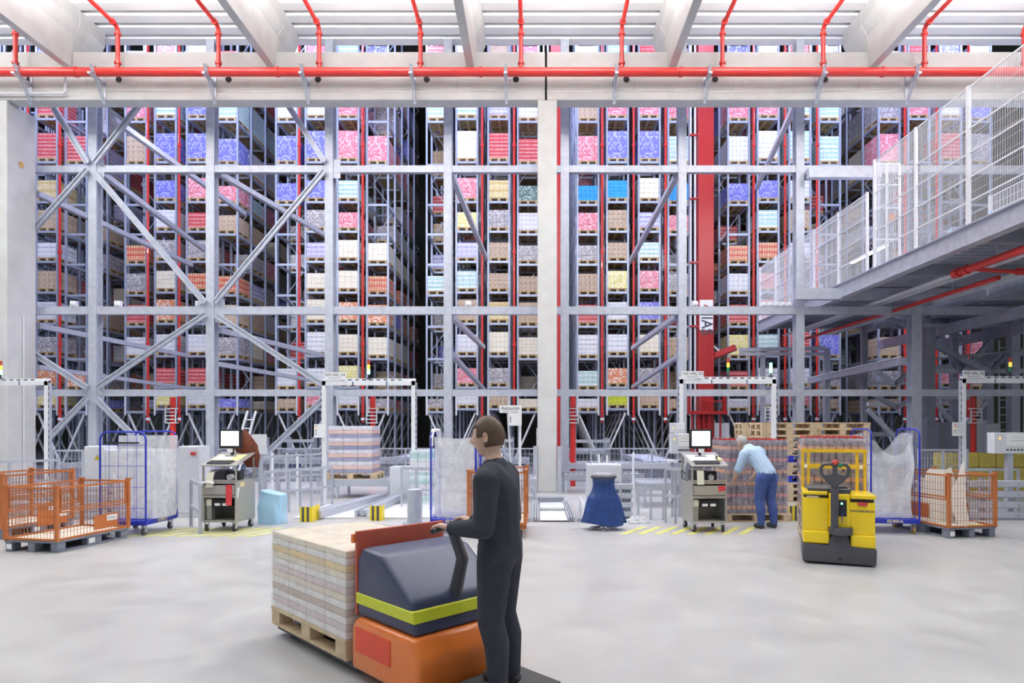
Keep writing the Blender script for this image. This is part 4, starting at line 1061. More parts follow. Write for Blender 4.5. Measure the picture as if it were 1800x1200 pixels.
MB().box(-.05,.4,-.05,.3,1.0,1.03).build('top_plate', M['white'], t); MB().bar((.0,-.02,.25),(.3,-.02,.95),.03,.04).build('brace', M['steel_dark'], t)

# ---- guard fences with clear panes
def fence(u0,u1,Y,vt,label,n,hh=None):
    x0,x1=X(u0,Y),X(u1,Y); z=Z(vt,Y); t=thing('guard_fence',label,'fence',(x0,Y,0)); w=(x1-x0)/n
    for k in range(n+1): MB().box(k*w-.025,k*w+.025,-.02,.02,0,z).build('post', M['alu'], t)
    for k in range(n):
        q=MB().box(k*w+.026,k*w+w-.026,-.012,.012,z-.04,z).box(k*w+.026,k*w+w-.026,-.012,.012,.1,.13)
        for i in range(1,8): q.box(k*w+w*i/8-.004,k*w+w*i/8+.004,-.004,.004,.13,z-.04)
        for i in range(1,6): q.box(k*w+.026,k*w+w-.026,-.0035,.0035,.13+(z-.17)*i/6-.004,.13+(z-.17)*i/6+.004)
        q.build('mesh_panel', M['alu'], t)
        MB().box(k*w+.03,k*w+w-.03,.006,.009,.13,z-.04).build('pane', M['fog'], t)
fence(350,600,19.0,787,'pale guard fence behind the left railing',4)
fence(655,945,19.2,787,'pale guard fence left of the middle column, in front of the conveyors',5)
fence(985,1200,19.0,787,'pale guard fence right of the middle column, in front of the conveyors',4)
fence(92,146,14.0,790,'clear guard panel between the left gate and the switch cabinet',1)
fence(1615,1700,14.6,789,'clear guard panel right of the dark steel post',2)
fence(1270,1420,19.0,790,'pale guard fence behind the wooden pallet stacks',3)

# ---- conveyors
def conveyor(label, x0, x1, y0, y1, z, along='x', rollers=14, mat='alu', legs=True):
    t = thing('roller_conveyor', label, 'conveyor', (x0, y0, 0)); W_, D_ = x1-x0, y1-y0
    if along == 'x':
        for yy in (0, D_-.05): MB().box(0,W_,yy,yy+.05,z-.14,z+.02).build('side_rail', M[mat], t, bevel=.004, seg=1)
        for k in range(rollers): MB().cyl(((k+.5)*W_/rollers,D_/2,z-.035),.035,D_-.11,12,'y').build('roller', M['steel'], t, smooth=True)
    else:
        for xx in (0, W_-.05): MB().box(xx,xx+.05,0,D_,z-.14,z+.02).build('side_rail', M[mat], t, bevel=.004, seg=1)
        for k in range(rollers): MB().cyl((W_/2,(k+.5)*D_/rollers,z-.035),.035,W_-.11,12,'x').build('roller', M['steel'], t, smooth=True)
    for xx in (.03, W_-.09):
        for yy in (.0, D_-.06): MB().box(xx,xx+.06,yy,yy+.06,0,z-.14).build('leg', M['alu'], t)
    return t
conveyor('roller conveyor carrying the striped load, left of the grey cabinet', X(590,15), X(690,15), 14.9, 15.9, .42, 'x', 12)
conveyor('wide roller conveyor running along behind the middle column', X(985,18), X(1200,18), 17.8, 18.9, .62, 'x', 20)
conveyor('long roller conveyor behind the left guard fence', X(380,20), X(930,20), 20.0, 21.1, .62, 'x', 34)
conveyor('roller conveyor heading back into the racks left of the dark aisle', X(700,22), X(700,22)+1.1, 21.3, 25.5, .62, 'y', 20)
conveyor('roller conveyor heading back into the racks right of the middle column', X(1115,22), X(1115,22)+1.1, 19.2, 25.3, .55, 'y', 24)
conveyor('roller conveyor far left behind the switch cabinets', X(100,18), X(340,18), 18, 19.1, .62, 'x', 18)
conveyor('roller conveyor behind the wooden pallet stacks', X(1250,20), X(1600,20), 20, 21.1, .62, 'x', 24)
conveyor('short roller conveyor seen above the low railing beside the right cart', X(1118,14), X(1180,14), 13.2, 14.2, .50, 'x', 8)
conveyor('roller conveyor in front of the grey cabinet behind the cage trolley', X(905,15.3), X(944,15.3), 14.2, 15.2, .5, 'x', 6)
conveyor('low wide roller conveyor behind the steel bollard', X(700,16.2), X(935,16.2), 16.0, 16.9, .40, 'x', 22, 'steel_dark')
conveyor('low roller conveyor behind the waste bag stand', X(990,16.2), X(1130,16.2), 16.0, 16.9, .46, 'x', 14, 'steel_dark')
conveyor('dark roller conveyor right behind the inner left railing', X(470,16.2), X(570,16.2), 15.9, 16.8, .55, 'x', 10, 'steel_dark')
for i,(u,Y) in enumerate(((420,21.4),(520,21.4),(870,21.6),(1040,21.0),(1300,21.6))):
    t = thing('lifting_station','grey conveyor lifting station in front of the racks, %s from the left' % ['first','second','third','fourth','fifth'][i],'lifting station',(X(u,Y),Y,0))
    for xx in (-.6,.5):
        for yy in (0,.9): MB().box(xx,xx+.1,yy,yy+.1,0,1.25).build('post', M['steel_dark'], t)
    MB().box(-.5,.5,.1,.9,.75,.85).build('lift_table', M['steel'], t); MB().box(-.6,.6,-.04,0,1.1,1.2).build('cross_rail', M['alu'], t); MB().box(-.2,.15,-.05,.1,.15,.5).build('motor_box', M['bluep'], t)
# ramp in the middle
p0 = fl(935,917); p1 = fl(1012,917)
t = thing('lifting_ramp', 'low pallet infeed ramp with white plate below the middle column', 'ramp', (p0.x, p0.y, 0))
Wd = p1.x-p0.x
MB().box(.14,Wd-.14,0,1.15,.02,.035).build('plate', M['white'], t)
for xx in (.0, Wd-.13):
    for k in range(3): MB().box(xx+k*.045,xx+k*.045+.03,0,2.6,.02,.08).build('chain_track', M['alu'], t)
for k, yy in enumerate((1.35,1.6,1.85)): MB().cyl((Wd/2,yy,.07),.05,Wd-.3,14,'x').build('roller', M['steel' if k else 'white'], t, smooth=True)
MB().box(.1,Wd-.1,2.5,2.75,.02,.14).build('end_stop', M['steel_dark'], t)
for s_, xx in ((-1,-.01),(1,Wd+.01)):
    MB().prismx([(0,0),(.15,.28),(1.0,.34),(1.2,.05)], xx-.012, xx+.012).build('side_guard', M['lgrey'], t, (s_*.13,.05,0))
    MB().bar((xx+s_*.02,0,.04),(xx+s_*.14,0,.04),.08,.04).build('foot', M['steel_dark'], t)
MB().cb((Wd+.35,1.7,.22),(.08,.08,.12)).box(Wd+.3,Wd+.4,1.6,1.8,.0,.16).build('sensor', M['lblue'], t)
# left grille apron and diagonal conveyor arms
p = fl(560,916)
tag(MB().box(0,2.45,0,1.9,.002,.03).build('grating_apron', plain('pale_grating', (.74,.74,.76), .6, .1, .1, 30), loc=(fl(505,916).x, fl(505,912).y, 0)), 'low pale grating apron in front of the left conveyor', 'grating')
for i,(a,b,lab) in enumerate(((fl(553,913),fl(668,880),'long round conveyor arm lying between the yellow guards'),(fl(635,912),fl(700,880),'second conveyor arm lying beside the right yellow guard'))):
    d_ = b-a; L = d_.length; t = thing('conveyor_arm', lab, 'conveyor arm', (a.x,a.y,.034), math.atan2(d_.y,d_.x))
    MB().cyl((L/2,0,.07),.06,L*.95,14,'x').build('roller', M['steel'], t, smooth=True)
    MB().box(0,L,-.12,-.08,0,.12).box(0,L,.08,.12,0,.12).build('side_rail', M['alu'], t)
for i,u in enumerate((650,672)):
    pass
# striped load on the conveyor (moving in the photo, at rest here)
def cartons(label, x, y, z, rz, W, D, layers, h, mats, name='wrapped_load', wood=True, over=.0):
    if wood:
        pl = link('wooden_pallet', pmn, None, (x,y,z), rz); tag(pl, 'wooden pallet under the '+label[1], 'pallet'); z += .146
    t = thing(name, label[0], 'wrapped load', (x,y,z), rz)
    rnd = random.Random(int(x*10))
    for k in range(layers):
        q = MB(); ch = h/layers; nx_ = 4 if W > 1 else 3; ny_ = 3
        for i in range(nx_):
            for j in range(ny_): q.box(-W/2+i*W/nx_+.003,-W/2+(i+1)*W/nx_-.003,-D/2+j*D/ny_+.003,-D/2+(j+1)*D/ny_-.003,k*ch+.002,(k+1)*ch-.002)
        q.build('carton_layer', mats[k % len(mats)], t, bevel=.004, seg=1)
    q = MB().box(-W/2-.012,W/2+.012,-D/2-.012,D/2+.012,-.02,h+.01)
    q.build('stretch_film', M['wrap'], t, bevel=.02)
    return t
bw = plain('slate_blue_carton', (.30,.31,.48), .5, 0, .1); sal = plain('salmon_carton', (.86,.58,.50), .5, 0, .08); wht = plain('pale_carton', (.80,.80,.88), .4, 0, .05)
cartons(('striped blue and salmon wrapped load on the conveyor left of the middle roll container','striped blue and salmon load'), X(624,15.4), 15.4, .425, 0, 1.0, .78, 12, 1.08, [bw,sal,wht], wood=True)
# mint goods behind the middle roll container
cartons(('pale mint bottle load behind the middle roll container','pale mint bottle load'), X(748,14), 13.9, .0, 0, .5, .7, 5, 1.15, [G['G'][1],G['W'][1]], wood=False)

# ---- bottle loads
def bottles(label, x, y, rz, W, D, layers, lm, ph=None):
    pl = link('wooden_pallet', pmn, None, (x,y,0), rz+(0 if W > 1 else R(90))); tag(pl, 'wooden pallet under the '+label[1], 'pallet')
    t = thing('bottle_load', label[0], 'bottle load', (x,y,.146), rz)
    prof = [(.036,0),(.042,.01),(.042,.075),(.040,.08),(.040,.14),(.042,.145),(.038,.19),(.016,.235),(.014,.25)]
    lh = .205; nx_, ny_ = int(W/.088), int(D/.088)
    for L in range(layers):
        q = MB(); lb = MB(); cp = MB()
        for i in range(nx_):
            for j in range(ny_):
                if 0 < i < nx_-1 and 0 < j < ny_-1 and L < layers-1: continue
                c_ = (-W/2+(i+.5)*W/nx_, -D/2+(j+.5)*D/ny_, L*lh)
                q.lathe(prof if L == layers-1 else prof[:-1], 8, c_); lb.lathe([(.0415,.082),(.0415,.138)], 8, c_)
                if L == layers-1: cp.cyl((c_[0],c_[1],c_[2]+.26),.017,.02,8)
        q.build('bottle_layer', M['cola'], t, smooth=True); lb.build('label_layer', lm[L % len(lm)], t)
        if L == layers-1: cp.build('caps', M['redk'], t)
    f_ = MB().box(-W/2-.01,W/2+.01,-D/2-.01,D/2+.01,-.03,layers*lh+.04); f_.build('stretch_film', M['wrap2'], t, bevel=.03)
    return t
M['cola'] = plain('clear_bottle_plastic', (.24,.18,.22), .12, 0, .5, 14, coat=.5)
M['wrap2'] = film('shiny_film', .22, (.93,.9,1), .08)
lr = plain('orange_label', (.80,.36,.16), .4, 0, .15, 20); ly = plain('pink_label', (.75,.25,.25), .4, 0, .15, 20); lo2 = plain('brown_label', (.5,.33,.25), .4, 0, .15, 20)
bottles(('wrapped bottle load behind the person in the light blue shirt','wrapped bottle load behind the person'), X(1318,11.7), 11.75, R(4), 1.1, .78, 6, [lr,ly,lr])
TR = R(-20); TB = Vector((X(1470,7.95), 7.88, 0))
def tl_(x,y): return TB+Vector((x*math.cos(TR)-y*math.sin(TR), x*math.sin(TR)+y*math.cos(TR), 0))
_l = tl_(0,1.48)
pb = bottles(('wrapped bottle load carried by the yellow pallet truck','bottle load on the yellow truck'), _l.x, _l.y, TR, .80, 1.15, 6, [lo2,lr])
for _n in ('bottle_load.001',): bpy.data.objects[_n].location.z += .09
[o for o in bpy.data.objects if o.get('label') == 'wooden pallet under the bottle load on the yellow truck'][0].location.z = .09
# ---- wooden pallet stacks
for (uc, Y, rz, w_, n_) in ((1352,14.9,-2,'rear left stack',12),(1388,14.2,1,'front left stack',12),(1482,14.4,-1,'right stack behind the truck',12)):
    if uc == 1352: Y = 15.8
    for k in range(n_):
        rnd = random.Random(k*7+uc)
        blue = (uc == 1388 and k in (3,6))
        m_ = pmn
        o = link('wooden_pallet', m_, None, (X(uc,Y)+rnd.uniform(-.015,.015), Y+.4+rnd.uniform(-.015,.015), k*.1445), R(rz+rnd.uniform(-1,1)))
        if blue: o.material_slots[0].link = 'OBJECT'; o.material_slots[0].material = M['blue']
        tag(o, '%s pallet in the %s, %s' % ('blue painted' if blue else 'raw wooden', w_, ['bottom one','second up','third up','fourth up','fifth up','sixth up','seventh up','eighth up','ninth up','tenth up','second from the top','topmost'][k]), 'pallet', 'empty pallets stacked behind the truck')
# ---- floor paint
def hatch(label, u0, v0, n, L, w, dx=.26):
    p = fl(u0, v0); q = MB()
    t = thing('floor_marking', label, 'floor marking', (p.x,p.y,.0))
    for k in range(n):
        MB().prismx([(0,0),(0,0)],0,0) if False else None
        q = MB(); x = k*dx
        q.v += [(x,0,.001),(x+w,0,.001),(x+w+.45,L,.001),(x+.45,L,.001),(x,0,.003),(x+w,0,.003),(x+w+.45,L,.003),(x+.45,L,.003)]
        q.f += [(0,3,2,1),(4,5,6,7),(0,1,5,4),(1,2,6,5),(2,3,7,6),(3,0,4,7)]
        q.build('stripe', M['paint'], t)
hatch('worn yellow hatching on the floor left of the right computer cart', 1088, 939, 8, .75, .12)
hatch('worn yellow hatching on the floor in front of the left cabinets', 215, 943, 8, .85, .12)

# ---- standpipes with white guards
def standpipe(u, v0, v1, label, Y=16.2, guard=(718,743), r=.075, m='red', vb=None):
    t = thing('standpipe', label, 'pipe', (X(u,Y), Y, 0)); z0 = .0; z1 = Z(v0,Y)
    if v1: z0 = Z(v1,Y)
    MB().tube([(0,0,z0),(0,0,z1)], r, 14).build('pipe', M[m], t, smooth=True)
    if guard:
        a, b = Z(guard[1],Y), Z(guard[0],Y); w = .14; q = MB()
        for xx in (-w,w): q.box(xx-.012,xx+.012,-.13,-.106,a,b)
        for k in range(5): q.box(-w,w,-.13,-.106,a+(b-a)*k/4-.012,a+(b-a)*k/4+.012)
        for k in (0,4):
            for xx in (-w,w): q.box(xx-.012,xx+.012,-.106,0,a+(b-a)*k/4-.012,a+(b-a)*k/4+.012)
        q.build('guard', M['white'], t)
standpipe(304,698,None,'red standpipe with white guard behind the left cabinets',Y=17.9)
standpipe(655,697,None,'red standpipe with white guard behind the striped load',Y=17.9)
standpipe(1007,693,None,'red standpipe with white guard right of the middle column',Y=17.9)
standpipe(1711,693,None,'red standpipe with white guard behind the 02 gate',Y=17.9)
t = thing('rung_guard','white rung guard behind the gate marked 03','guard',(X(1355,18),18,0)); q = MB(); a,b=Z(740,18),Z(715,18)
for xx in (-.14,.14): q.box(xx-.015,xx+.015,0,.03,a,b)
for k in range(5): q.box(-.14,.14,0,.03,a+(b-a)*k/4-.015,a+(b-a)*k/4+.015)
q.build('guard', M['white'], t); MB().box(-.02,.02,.03,.07,0,b).build('post', M['white'], t)
# ladders
def ladder(label, a, b, w=.35, n=12, m='white', rail=.05):
    a, b = Vector(a), Vector(b); t = thing('ladder', label, 'ladder', a)
    for s_ in (-w/2,w/2): MB().bar(Vector((s_,0,0)), b-a+Vector((s_,0,0)), .03, rail).build('side_rail', M[m], t)
    for k in range(1,n): q = (b-a)*k/n; MB().bar(q+Vector((-w/2,0,0)), q+Vector((w/2,0,0)), .025, .025).build('rung', M[m], t)
ladder('pale ladder leaning behind the left computer cart', (X(418,17.1),16.6,0), (X(441,17.1),17.15,Z(722,17.1)), .22, 9)
ladder('tall steel ladder at far right behind the 02 gate', (X(1768,22),22,0), (X(1768,22),22,Z(598,22)), .45, 18)
for i,(u,v0,Y) in enumerate(((479,795,15.2),(504,797,15.2),(523,797,15.2),(861,796,15.5),(882,796,15.5),(1053,798,15.2),(1067,800,15.2),(1113,795,14.5))):
    o = MB().box(-.022,.022,-.022,.022,0,Z(v0,Y)).build('guide_post', M['white'], loc=(X(u,Y),Y,0))
    tag(o, 'thin white guide post among the conveyors, %s' % ['left of three behind the left railing','middle of three behind the left railing','right of three behind the left railing','left of two behind the cage trolley','right of two behind the cage trolley','behind the waste bag stand, left','behind the waste bag stand, right','left of the right cart'][i], 'post', 'thin white guide posts')

# ---- mezzanine walkway with mesh fence on the right
XB, XE, YB0, YB1, ZB = 8.05, 11.8, 8.6, 23.6, 5.02
t = thing('mezzanine_walkway', 'raised conveyor walkway with pale mesh sides at upper right', 'walkway', (0,0,0))
MB().box(XB-.03,XB+.03,YB0,YB1,ZB-.02,ZB+.36).box(XB-.10,XB+.10,YB0,YB1,ZB+.34,ZB+.36).box(XB-.12,XB+.10,YB0,YB1,ZB-.03,ZB-.01).build('edge_beam', M['steel'], t)
MB().box(XE-.03,XE+.03,YB0,YB1,ZB-.02,ZB+.36).box(XE-.10,XE+.10,YB0,YB1,ZB-.03,ZB-.01).build('edge_beam', M['steel'], t)
q = MB()
for k in range(int((YB1-YB0)/.25)): q.box(XB+.1,XE-.1,YB0+k*.25,YB0+k*.25+.16,ZB+.24,ZB+.30)
q.box(XB+.1,XE-.1,YB0,YB1,ZB+.30,ZB+.33); q.build('deck', M['steel'], t)
for k in range(6): 
    y_ = 9.2+k*2.7; MB().box(XB+.1,XE-.1,y_,y_+.1,ZB+.0,ZB+.24).build('cross_beam', M['steel_dark'], t)
for xx in (9.3,10.6): MB().box(xx-.06,xx+.06,YB0,YB1,ZB-.12,ZB+.02).build('under_beam', M['lgrey'], t)
def meshwall(x, y0, y1, z0, z1, n, parent):
    for k in range(n+1):
        y = y0+(y1-y0)*k/n; MB().box(x-.03,x+.03,y-.03,y+.03,z0,z1+.03).build('fence_post', M['mesh'], parent)
    for k in range(n):
        a = y0+(y1-y0)*k/n+.04; b = y0+(y1-y0)*(k+1)/n-.04; q = MB()
        m_ = int((b-a)/.04)
        for i in range(m_+1): yy = a+(b-a)*i/m_; q.box(x-.0028,x+.0028,yy-.0028,yy+.0028,z0,z1)
        for zz in (z0,z0+.45,z0+.9,z0+1.35,z0+1.8,z1): q.box(x-.012,x+.012,a,b,zz-.012,zz+.012)
        for i in range(int((z1-z0)/.2)): q.box(x-.002,x+.002,a,b,z0+i*.2-.002,z0+i*.2+.002)
        q.build('mesh_panel', M['mesh'], parent)
meshwall(XB, 8.8, 15.55, ZB+.36, 7.95, 4, t)
meshwall(XB, 15.9, 23.5, ZB+.36, 7.30, 5, t)
meshwall(XE, 9, 17.0, ZB+.36, 7.6, 4, t)
# door panel across
q = MB()
x0, x1 = XB, XB+.62; y = 15.6
for xx in (x0+.02,x0+.31,x1): q.box(xx-.02,xx+.02,y-.02,y+.02,ZB+.36,7.9)
for zz in (ZB+.38,6.1,6.85,7.4,7.9): q.box(x0,x1,y-.015,y+.015,zz-.015,zz+.015)
for i in range(16): xx = x0+.04*i; q.box(xx-.0025,xx+.0025,y-.003,y+.003,ZB+.36,7.9)
q.build('gate_panel', M['mesh'], t); MB().box(x0+.36,x0+.5,y-.03,y-.021,6.55,6.7).build('sticker', M['orange'], t)
# white machine parts on the deck
for i,(yy) in enumerate((10.8,12.2,13.4,20.3)):
    s_ = thing('deck_motor', 'white conveyor drive on the mesh walkway deck, %s' % ['nearest','second','third','farthest'][i], 'drive', (XB+.45, yy, ZB+.332), 0, 'white drives on the walkway')
    MB().cb((0,0,.12),(.26,.30,.22)).build('body', M['white'], s_, bevel=.03); MB().cyl((0,-.22,.15),.07,.2,14,'y').build('motor', M['lgrey'], s_, smooth=True); MB().cyl((.05,.1,.30),.035,.12,10).build('cap', M['lblue'], s_)
# strip lamp on the bridge
lp = thing('walkway_lamp','slanted-looking lit strip lamp inside the far mesh walkway','lamp',(XB+1.6,19.0,6.6)); MB().box(-.05,.05,-1.0,1.0,0,.05).build('tube', M['lamp'], lp); MB().box(-.02,.02,-.02,.02,.05,1.0).build('hanger', M['steel'], lp)
# red pipes under the walkway
sp_ = thing('walkway_sprinkler','thick red sprinkler pipe slung under the mesh walkway','pipe',(XB+.55,0,4.78)); 
MB().tube([(0,9.0,0),(0,13.3,0)],.075,14).build('pipe', M['red'], sp_, smooth=True); MB().cyl((0,13.35,0),.1,.16,16,'y').cyl((0,13.05,0),.095,.08,16,'y').build('end_cap', M['red'], sp_, smooth=True)
MB().tube([(.06,13.0,.0),(1.2,13.2,-.02),(3.2,13.2,-.02)],.04,10).build('branch', M['red'], sp_, smooth=True); MB().cyl((1.25,13.2,0),.075,.3,12,'x').build('coupling', M['red'], sp_)
for y_ in (10.2,12.2): MB().box(-.01,.01,y_-.01,y_+.01,.07,.36).build('hanger', M['steel'], sp_)
sp_ = thing('walkway_sprinkler','thin red sprinkler pipe under the far part of the walkway','pipe',(XB+1.5,0,4.72)); MB().tube([(0,13.5,0),(0,23.4,0)],.05,10).build('pipe', M['red'], sp_, smooth=True)
for y_ in (15,19,22.5): MB().box(-.01,.01,y_-.01,y_+.01,.05,.2).build('hanger', M['steel'], sp_)
cd = MB().bar((XB+.9,YB0,ZB-.13),(XB+.9,YB1,ZB-.13),.12,.03); tag(cd.build('cable_tray', M['white']), 'white cable tray running under the mesh walkway', 'cable tray')

# ---- lower right machinery: posts, trusses, beams
t = thing('support_frame', 'grey steel support frame with crossed trusses at lower right', 'support frame', (0,0,0))
for (u,Y,w_) in ((1521,22,.18),(1637,20,.26),(1680,21.5,.2),(1741,21,.22),(1786,20,.26),(1455,24,.2),(1342,24,.15)):
    MB().box(X(u,Y)-w_/2,X(u,Y)+w_/2,Y,Y+w_,0,Z(560,Y) if u > 1500 else Z(612,Y)).build('post', M['steel_dark' if u in (1637,1521) else 'steel'], t)
def tb(u0,v0,u1,v1,Y0,Y1=None,w_=.12,m='steel',nm='truss_bar'):
    Y1 = Y1 or Y0; MB().bar((X(u0,Y0),Y0,Z(v0,Y0)),(X(u1,Y1),Y1,Z(v1,Y1)),w_,w_).build(nm, M[m], t)
tb(1536,648,1573,677,19.5); tb(1573,677,1608,645,19.5,m='steel_dark'); tb(1530,690,1575,716,19.5,m='steel_dark'); tb(1575,716,1625,690,19.5,m='steel_dark'); tb(1525,720,1580,775,19.5); tb(1580,775,1640,715,19.5,m='steel_dark')
tb(1640,605,1740,655,20.5,w_=.16); tb(1740,600,1690,655,20.7,w_=.12); tb(1655,590,1690,655,20.8,w_=.1); tb(1790,600,1740,655,20.6,w_=.12); tb(1640,650,1800,618,21,w_=.22,m='cream' if False else 'steel')
tb(1640,652,1810,652,20.9,w_=.14,m='lgrey'); tb(1640,698,1740,698,20.9,w_=.14,m='lgrey'); tb(1645,705,1675,745,20.9,w_=.12,m='lgrey'); tb(1735,705,1700,745,20.9,w_=.1,m='lgrey')
tb(1525,673,1605,673,21.9,w_=.12,m='lgrey'); tb(1525,710,1605,710,21.9,w_=.14,m='white'); tb(1530,763,1640,763,21.9,w_=.14)
tb(1560,558,1605,578,20.5,w_=.12); tb(1605,545,1700,600,21,w_=.14); tb(1700,548,1640,600,21,w_=.12); tb(1625,572,1800,572,20,w_=.12)
tb(1300,615,1450,612,24,w_=.14); tb(1300,622,1450,622,24,w_=.12)
MB().bar((9.97,17.7,3.4),(10.9,26,3.4),.2,.2).build('ramp_beam', M['steel'], t); MB().bar((9.87,17.7,3.52),(10.8,26,3.52),.05,.03).build('ramp_edge', M['white'], t)
for k in range(5): 
    y_ = 13+k*2.2; MB().box(XB+3.9,17.5,y_,y_+.22,4.9,5.2).build('ceiling_beam', M['steel_dark'], t)
MB().box(11.95,18,11.5,24,5.22,5.34).build('upper_deck', M['steel_dark'], t)
for (xx,y0,y1,z) in ((12.6,11.5,24,4.6),(14.5,12,24,4.55)): MB().bar((xx,y0,z),(xx,y1,z),.18,.3).build('lower_beam', M['steel'], t)
for k in range(9): MB().bar((X(1640,20),18.2+k*.5,3.6+k*.02),(X(1800,20),18.2+k*.5,3.9+k*.02),.05,.05).build('conveyor_slat', M['steel_dark'], t)
# yellow crates
k = 0
for row, z in ((0,0),(1,.34),(2,.68)):
    for i in range(5):
        u = 1662+i*30; Y = 15.4
        o = MB().box(0,.38,0,.5,0,.33).build('plastic_crate', M['crate'], loc=(X(u,Y), Y, z+.002), bevel=.01)
        tag(o, 'yellow crate behind the railing, %s row, %s from the left' % (['bottom','middle','top'][row], ['first','second','third','fourth','fifth'][i]), 'crate', 'yellow crates at right behind the railing')
# ================================================================= yellow pallet truck
p = fl(1410, 990)
x0 = p.x
t = thing('pallet_truck', 'yellow electric pallet truck with dark tiller facing the camera', 'pallet truck', (TB.x, TB.y, 0), TR)
W = .405
Ym, Dg = M['yellow'], M['dgrey']
def rbox(x0,x1,y0,y1,z0,z1,name,m,b=.02,par=None,seg=3): return MB().box(x0,x1,y0,y1,z0,z1).build(name, m, par or t, bevel=b, smooth=True, seg=seg)
q = MB().prism([(-W,.03),(W,.02),(W+.005,.21),(.13,.235),(.10,.36),(-.08,.36),(-.12,.235),(-W,.25)], -.02, .62); q.build('skirt', Dg, t, bevel=.012, smooth=True)
rbox(-W+.005,-.10,.0,.6,.245,.40,'lower_cover',Ym,.025); rbox(.125,W-.005,.0,.6,.215,.37,'lower_cover',Ym,.025)
rbox(-W+.005,-.11,.035,.6,.395,.80,'side_cover',Ym,.015); rbox(.115,W-.008,.035,.6,.365,.76,'side_cover',Ym,.015)
rbox(-W+.0,-.12,.02,.6,.835,.875,'top_cover',Ym,.014); rbox(.13,W-.0,.02,.6,.80,.85,'top_cover',Ym,.014)
rbox(-W+.02,-.12,.06,.58,.79,.84,'vent_slot',M['black'],.004); rbox(.13,W-.02,.06,.58,.755,.81,'vent_slot',M['black'],.004)
rbox(-.11,.125,.0,.6,.42,.86,'center_cover',Ym,.03)
rbox(-.34,.14,.10,.6,.86,.915,'battery_cover',Dg,.012)
rbox(-.06,.12,.02,.3,.84,.915,'instrument_hood',Dg,.012)
rbox(-.02,.085,-.012,.02,.59,.79,'key_panel',M['black'],.008)
MB().box(.02,.04,-.018,-.013,.735,.755).build('indicator_lamp', M['lampg'], t)
MB().cyl((.035,-.025,.675),.008,.03,8,'y').box(.025,.045,-.03,-.022,.60,.66).box(.03,.038,-.03,-.024,.52,.60).build('key', M['bluep'], t)
MB().prism([(.20,.765),(.32,.765),(.305,.72),(.215,.72)], .018,.034).build('rear_lamp', M['redk'], t, bevel=.003, seg=1)
MB().box(-.36,-.22,.052,.0585,.80,.82).build('sticker', M['paper'], t)
text('lettering', 'JUNGHEINRICH', .038, M['ink'], t, (.255,.0335,.655), ext=.0006, bold=.0008)
MB().cyl((.02,.02,.415),.135,.09,28).build('pivot_base', Dg, t, smooth=True, bevel=.01)
MB().cyl((.012,-.022,.08),.018,.006,14,'y').build('tow_hole', M['black'], t)
# tiller
tl = MB().bar((-.055,-.06,.42),(-.055,-.10,.98),.085,.05).build('tiller_arm', M['dgrey'], t, bevel=.012, smooth=True)
hd = [(-.055,1.0)]
loop = [(-.055,.95),(-.14,1.03),(-.20,1.10),(-.21,1.17),(-.18,1.215),(-.11,1.225),(-.055,1.215),(0,1.225),(.07,1.215),(.10,1.17),(.09,1.10),(.03,1.03)]
MB().tube([(x_, -.11, z_) for x_, z_ in loop], .021, 10, True).build('handle_loop', M['dgrey'], tl, smooth=True)
MB().prism([(-.055,.94),(-.13,1.03),(-.16,1.09),(-.08,1.11),(-.085,1.22),(-.025,1.22),(-.03,1.11),(.05,1.09),(.02,1.03)], -.135, -.085).build('handle_head', M['dgrey'], tl, bevel=.008, smooth=True)
MB().lathe([(.005,-.03),(.03,-.025),(.042,0),(.03,.028),(.005,.034)], 18, (-.05,-.13,1.245)).build('red_button', M['redk'], tl, smooth=True)
MB().lathe([(.005,-.025),(.026,-.02),(.034,0),(.026,.022),(.005,.027)], 18, (.0,-.125,1.205)).build('green_button', M['green'], tl, smooth=True)
# mast guard frame
y = .66
for xx in (-.38,-.31,.27,.36): MB().box(xx-.017,xx+.017,y,y+.06,.6,1.37).build('mast_post', M['yellow2'], t)
MB().box(-.40,.38,y-.01,y+.0,1.33,1.375).box(-.40,.38,y-.01,y,1.12,1.18).build('mast_crossbar', M['yellow2'], t)
for xx in (-.34,.315): MB().box(xx-.02,xx+.02,y-.012,y-.0105,1.13,1.17).build('sticker', M['paper'], t)
# body back, forks, wheels
rbox(-W+.01,W-.01,.6,.72,.12,.84,'rear_wall',M['yellow2'],.01)
for xx in (-.27,.27): MB().box(xx-.085,xx+.085,.72,2.25,.045,.085).build('fork', M['dgrey'], t)
MB().cyl((0,.3,.0+.115),.115,.08,24,'x').build('drive_wheel', M['rubber'], t, smooth=True)
for xx in (-.34,.34): MB().cyl((xx,.35,.06),.06,.05,18,'x').build('support_wheel', M['rubber'], t, smooth=True)

